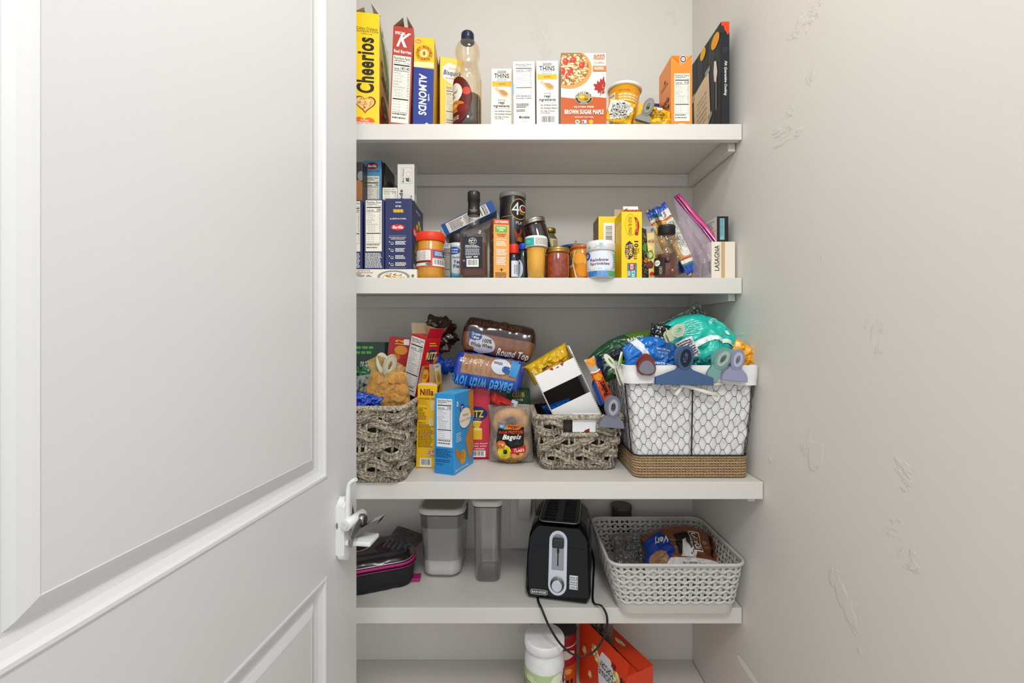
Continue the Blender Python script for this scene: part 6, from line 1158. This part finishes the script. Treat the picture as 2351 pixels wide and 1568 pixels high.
cp = [(.068, 1.19, S4+.004), (.070, 1.125, S4+.005), W3(1243, 1396, 1.085), W3(1262, 1440, 1.075), W3(1290, 1482, 1.075), W3(1325, 1506, 1.075), W3(1362, 1497, 1.075), W3(1388, 1460, 1.075), W3(1394, 1420, 1.078), W3(1382, 1392, 1.085), W3(1362, 1381, 1.12), (.235, 1.21, S4+.006), (.26, 1.33, S4+.006), (.255, 1.39, S4+.03)]
pts = bez(cp, 130)
for dx_ in (-.0012, .0012): m.tube([p+Vector((dx_, 0, .0)) for p in pts], .0019, '#141416 r=.35', 6)
m.build('power_cord', None, label='black twin power cord looping down over the shelf edge below the toaster', cat='cord')
# chipped paint patch on the shelf front edge beside the toaster
m = M(); m.face([(X(px, 1.118), D, S4+.0004) for px, D in ((1368, 1.103), (1408, 1.103), (1404, 1.112), (1390, 1.110), (1376, 1.122), (1368, 1.118))], '#b39d86 v=d8d2c8 vs=300 r=.9'); o = m.build('chipped_patch', None, kind=None); sh4 = [q for q in bpy.data.objects if q.name.startswith('shelf') and q.parent is None and abs(q.location.z-S4) < 1e-4][0]; o.parent = sh4; o.location = -sh4.location
# white lattice basket
def lattice():
    yb = 1.195; root = empty('plastic_basket', 'off white plastic basket with a woven lattice pattern, overhanging the shelf edge', 'basket', (.4285, yb, S4+.001)); H = .137; r = .03; PW = '#c9c6c0 r=.4'
    wb, db, wt, dt = .300, .235, .345, .272
    def rp(t, f, off=0): p, n = rrect(wb+(wt-wb)*f, db+(dt-db)*f, t, r); return p+n*off+Vector((-.006*f, 0, f*H))
    m = M(); m.grid(lambda u, v: rp(u, v*.20), 120, 3, PW, closeu=True); m.grid(lambda u, v: rp(u, v*.20, -.002), 120, 3, PW, closeu=True, flip=True); m.face([rp(i/60, .0) for i in range(60)], PW); m.face([rp(i/60, .015, -.002) for i in reversed(range(60))], PW)
    m.grid(lambda u, v: rp(u, .20, .0025*math.sin(math.pi*v))+Vector((0, 0, .003*v)), 120, 3, PW, closeu=True); m.build('basket_base', root)
    m = M(); m.tube([rp(i/150, .985, .002) for i in range(150)], .0042, PW, 8, closed=True); m.tube([rp(i/150, .945, .0015) for i in range(150)], .0022, PW, 6, closed=True); m.build('basket_rim', root)
    m = M(); nc = 36; nr = 7; f0, f1 = .215, .945; df = (f1-f0)/nr
    for k in range(nr+1):
        pts = []
        for i in range(nc*4):
            t = i/(nc*4); ph = (t*nc+.5*(k % 2)) % 1; tri = abs(2*ph-1); pts.append(rp(t, min(.96, max(f0-.01, f0+df*(k+.05)+df*.55*(tri-.5))), .0012))
        m.tube(pts, .0036, PW, 4, closed=True, flat=.45, up=(0, 0, 1), sm=False)
    for k in range(nr):
        for i in range(nc):
            t = (i+.5+.5*(k % 2)*1.0)/nc if k % 2 == 0 else (i)/nc
            t = (i+.5-.5*(k % 2))/nc; a = rp(t, f0+df*(k-.25), .0002); b = rp(t, f0+df*(k+.90), .0002); p, n = rrect(wb, db, t, r); tg = Vector((-n.y, n.x, 0))
            m.tube([a, b], .0048, PW, 4, flat=.3, up=tg, sm=False)
    m.build('lattice_wall', root)
lattice()
g = G(); g.R(0, .62, 1, 1, '#e6e4e2'); g.P([(0, .1), (.22, .05), (.34, .5), (.2, .75), (0, .8)], '#1c3f9c'); g.E(.14, .62, .11, .2, '#a87c58'); g.P([(.34, .18), (.58, .14), (.55, .62), (.38, .55)], '#241610'); g.P([(.43, .30), (.50, .26), (.52, .42), (.60, .45), (.59, .62), (.42, .60)], '#e8e6e2'); g.R(.56, .12, .68, .50, '#ece8e2'); g.R(.567, .135, .673, .485, '#5a2c16'); g.T('IDAHO', .58, .15, .66, .46, WH, rot=90, bold=1.5); g.T('GROWN IN', .54, .14, .565, .40, WH, rot=90); g.R(.80, .10, .83, .55, '#1d120c'); g.L(.85, .05, .95, .25, 4, '#e0cfc0', .5, vert=True); g.T('Non GMO - Gluten Free', .42, .70, .76, .78, '#3a3634', rot=180, bold=.5); g.E(.88, .80, .05, .06, '#3f8a5a'); g.T('Very', .1, .12, .26, .3, WH, rot=180, bold=1.3, sh=.3)
bagat('potato_bag', 'brown and white potato bag with a blue patch lying in the plastic basket', (1578, 1328), 1.19, .245, .138, .08, '#7c4826 r=.28 c=.4', g, 61, (-30, 3, 0), wr=.008, cuts=(16, 12), dome=.3)
bagat('clear_bag', 'crumpled empty clear plastic bag in the left of the plastic basket', (1450, 1305), 1.25, .10, .10, .06, '#d8d8d8 cl=.22 r=.12 b=5 x=70', None, 63, (-10, -8, 0), wr=.014)
bagat('clear_bag', 'pale clear bag with black print behind the front wall of the plastic basket', (1575, 1376), 1.115, .16, .075, .04, '#e2e2e2 cl=.32 r=.15 b=5 x=70 f=c8c8c8', G().L(.4, .1, .65, .6, 6, BK, .4, vert=True), 65, (-6, 2, 0), wr=.01)
m = M(); m.lathe([(.030, 0), (.032, .003), (.032, .150), (.034, .151), (.034, .160), (.031, .162)], '#4a4846 r=.4', 32); m.build('storage_tin', None, (X(1428, 1.365), 1.372, S4+.0005), (0, 0, 0), 'dark round tin mostly hidden behind the plastic basket', 'tin') 
# ================================================================ LOWEST SHELF
g = G(); g.R(0, 0, 1, 1, '#b9cf9a'); scatter(g, 30, 0, 0, 1, 1, .12, .10, ['#d9e4bc', '#a8c487', '#e9efd6', '#8fb86a', '#dfe6c4'], 4); g.R(0, .45, .42, 1, '#1f8a4c'); g.L(.03, .14, .40, .40, 7, '#3a5a3a', .4); g.L(.05, .6, .38, .9, 6, WH, .4); g.E(.92, .12, .12, .16, '#7a2460'); g.E(.86, .36, .16, .16, '#e9efe4'); g.T('C', .86, .06, .95, .18, WH, bold=1); g.L(.8, .55, 1, .8, 4, '#2a2a2a', .4)
jar('supplement_jar', 'big white plastic jar with white lid and green label on the lowest shelf', 'jar', 1250, 1.14, S5, [(.050, 0), (.054, .005), (.055, .012), (.055, .205), (.053, .228), (.047, .246), (.046, .252)], '#dfe3e6 r=.25 c=.5 v=f2f2f2 vs=30', [(.0515, .251), (.0535, .253), (.0535, .273), (.051, .2755)], '#ececee r=.4', g=g, gz=(.015, .206), ridges=110, arc=3.1)
g = G(); g.R(0, 0, 1, 1, '#a81c28'); g.E(.5, .3, .3, .08, '#e6dccc'); g.R(0, .5, 1, .9, '#c8501c'); g.E(.6, .6, .1, .05, '#f0a03c'); g.R(.55, .75, .62, .82, BK); g.R(.66, .75, .73, .82, BK); g.R(.6, .88, .8, .95, '#5a8ac8'); g.R(.0, .15, 1, .17, WH)
jar('food_can', 'red and orange can with a dark top between white jar and popcorn carton', 'can', 1291, 1.31, S5, [(.042, 0), (.043, .002), (.043, .176), (.042, .178)], '#a81c28 r=.3 c=.4', [(.0435, .177), (.0445, .178), (.0445, .184), (.042, .185)], '#2c2b2b r=.4', g=g, gz=(.004, .172), arc=3.0)
g = G(); OR = '#e0401a'
g.E(.60, .42, .17, .48, '#e9e9ee', 30); g.P([(.5, .1)], WH) if 0 else None
g.T('MICROWAVE', .44, .30, .76, .42, BK, rot=180, bold=1.4); g.T('POPCORN', .46, .16, .74, .28, BK, rot=180, bold=1.4)
def pops(g, L): 
    for x, y, s_ in L:
        for k in range(5): g.P(blob(x+.03*s_*math.cos(k*1.3), y+.05*s_*math.sin(k*1.3), .035*s_, .055*s_, 9, .2, k+x), ['#f2dfa8', '#e0b45a', '#fbf2d8', '#d9a040', '#f4e6bc'][k])
pops(g, [(.12, .30, .8), (.36, .12, 1.2), (.42, .2, 1.0), (.25, .62, .7), (.80, .18, 1.1)])
g.T('18', .88, .10, .95, .22, BK, rot=180, bold=1.4); g.L(.76, .30, .96, .80, 6, '#7a1c0c', .35, vert=False); g.P([(.72, .0), (.80, .0), (.78, .10), (.70, .08)], '#8a1424')
t_ = G(); pops(t_, [(.5, .55, 1.6)])
carton('popcorn_box', 'orange popcorn carton with torn top, turned cornerwise on the lowest shelf', 'popcorn box', 1440, 1500, 1556, 1.125, S5, .215, '#e0401a r=.38', left=g, topg=G().R(.05, .04, .95, .62, '#3c1810'), rot=27, H=.171, flaps=[('b', .06, 12, OR, ), ('r', .055, 86, OR, t_), ('l', .035, 10, OR), ('f', .03, 89, OR)], ins='#8a3a24')  # top is closed; a dark patch painted on it stands for the shaded opening
g = G(); g.T('THIS SIDE UP', .52, .12, .70, .92, '#241a16', rot=-90, bold=1.5); g.T('REMOVE PLASTIC', .40, .15, .48, .75, '#241a16', rot=-90, bold=1); g.T('OVERWRAP', .30, .18, .37, .6, '#241a16', rot=-90); g.R(0, 0, 1, .14, '#8a8fa0')
bagat('popcorn_pouch', 'brown paper popcorn pouch sticking up out of the torn carton', (1378, 1500), 1.262, .095, .115, .02, '#6d5647 r=.6', g, 71, (-4, -4, -42), cat='pouch', wr=.003, seal=.03)
# ================================================================ door hardware (parts of the door)
def lever():
    t = .0525; z = CZ-.372; WP = '#eceded r=.35 c=.3'; N_ = '#9a9896 m=1 r=.33'
    rz = -th; o = doorpt(t, z, 0)-droot.location      # local frame: x out of the door face, y towards the free edge
    R = Matrix.Translation(o) @ Matrix.Rotation(rz, 4, 'Z')
    T = lambda m: [setattr(v, 'co', R @ v.co) for v in m.bm.verts]
    m = M(); 
    m.lathe([(.030, 0), (.031, .002), (.029, .007), (.012, .009), (.011, .030), (.0125, .034), (.0125, .042), (.009, .046)], N_, 40, mx=Matrix.Rotation(math.pi/2, 4, 'Y')); T(m); h = m.build('door_handle', droot)
    m = M(); pts = [Vector((.038, 0, 0)), Vector((.040, -.015, -.001)), Vector((.042, -.035, -.004)), Vector((.046, -.055, -.008)), Vector((.052, -.072, -.010))]; m.tube(bez(pts, 24), .009, N_, 10, flat=.5, up=(0, 0, 1)); T(m); m.build('lever_bar', h)
    # white child lock
    m = M(); m.prism(rr(-.026, -.058, .026, .058, .025, 8), 0, .016, WP, bev=.003, mx=Matrix.Translation((.0, .0, 0)) @ Matrix.Rotation(-math.pi/2, 4, 'Z')) if 0 else m.prism([(a, b) for a, b in rr(-.018, -.072, .012, .052, .0145, 8)], 0, .017, WP, bev=.003, mx=Matrix.Translation((0, -.012, 0)) @ Matrix.Rotation(math.pi/2, 4, 'Z') @ Matrix.Scale(-1, 4, (0, 1, 0)))
    bmesh.ops.recalc_face_normals(m.bm, faces=m.bm.faces); T(m); k = m.build('child_lock', droot)
    m = M(); m.tube(bez([Vector((.019, -.020, .006)), Vector((.020, -.020, .05)), Vector((.022, -.018, .078)), Vector((.034, -.016, .088))], 24), .0075, WP, 8, flat=.6, up=(0, 1, 0)); T(m); m.build('release_lever', k)
    m = M(); m.tube([(.022, -.036, .004), (.026, -.01, .004), (.030, .02, .004)], .0105, WP, 20); m.tube([(.0215, -.0385, .004), (.022, -.036, .004)], .0075, '#dcdddd r=.4', 20); T(m); m.build('pivot_barrel', k)
    m = M(); m.box(.014, -.026, -.040, .068, .016, -.031, WP, .003); T(m); m.build('stop_shelf', k)
    m = M(); m.prism([(.0, -.020), (.006, -.022), (.055, .010), (.062, .022), (.040, .012), (.012, -.004)], -.012, .014, '#6a6a68 cl=.22 r=.1', bev=.001, mx=Matrix.Translation((.020, 0, -.012))); T(m); m.build('clear_guard', k)
lever()
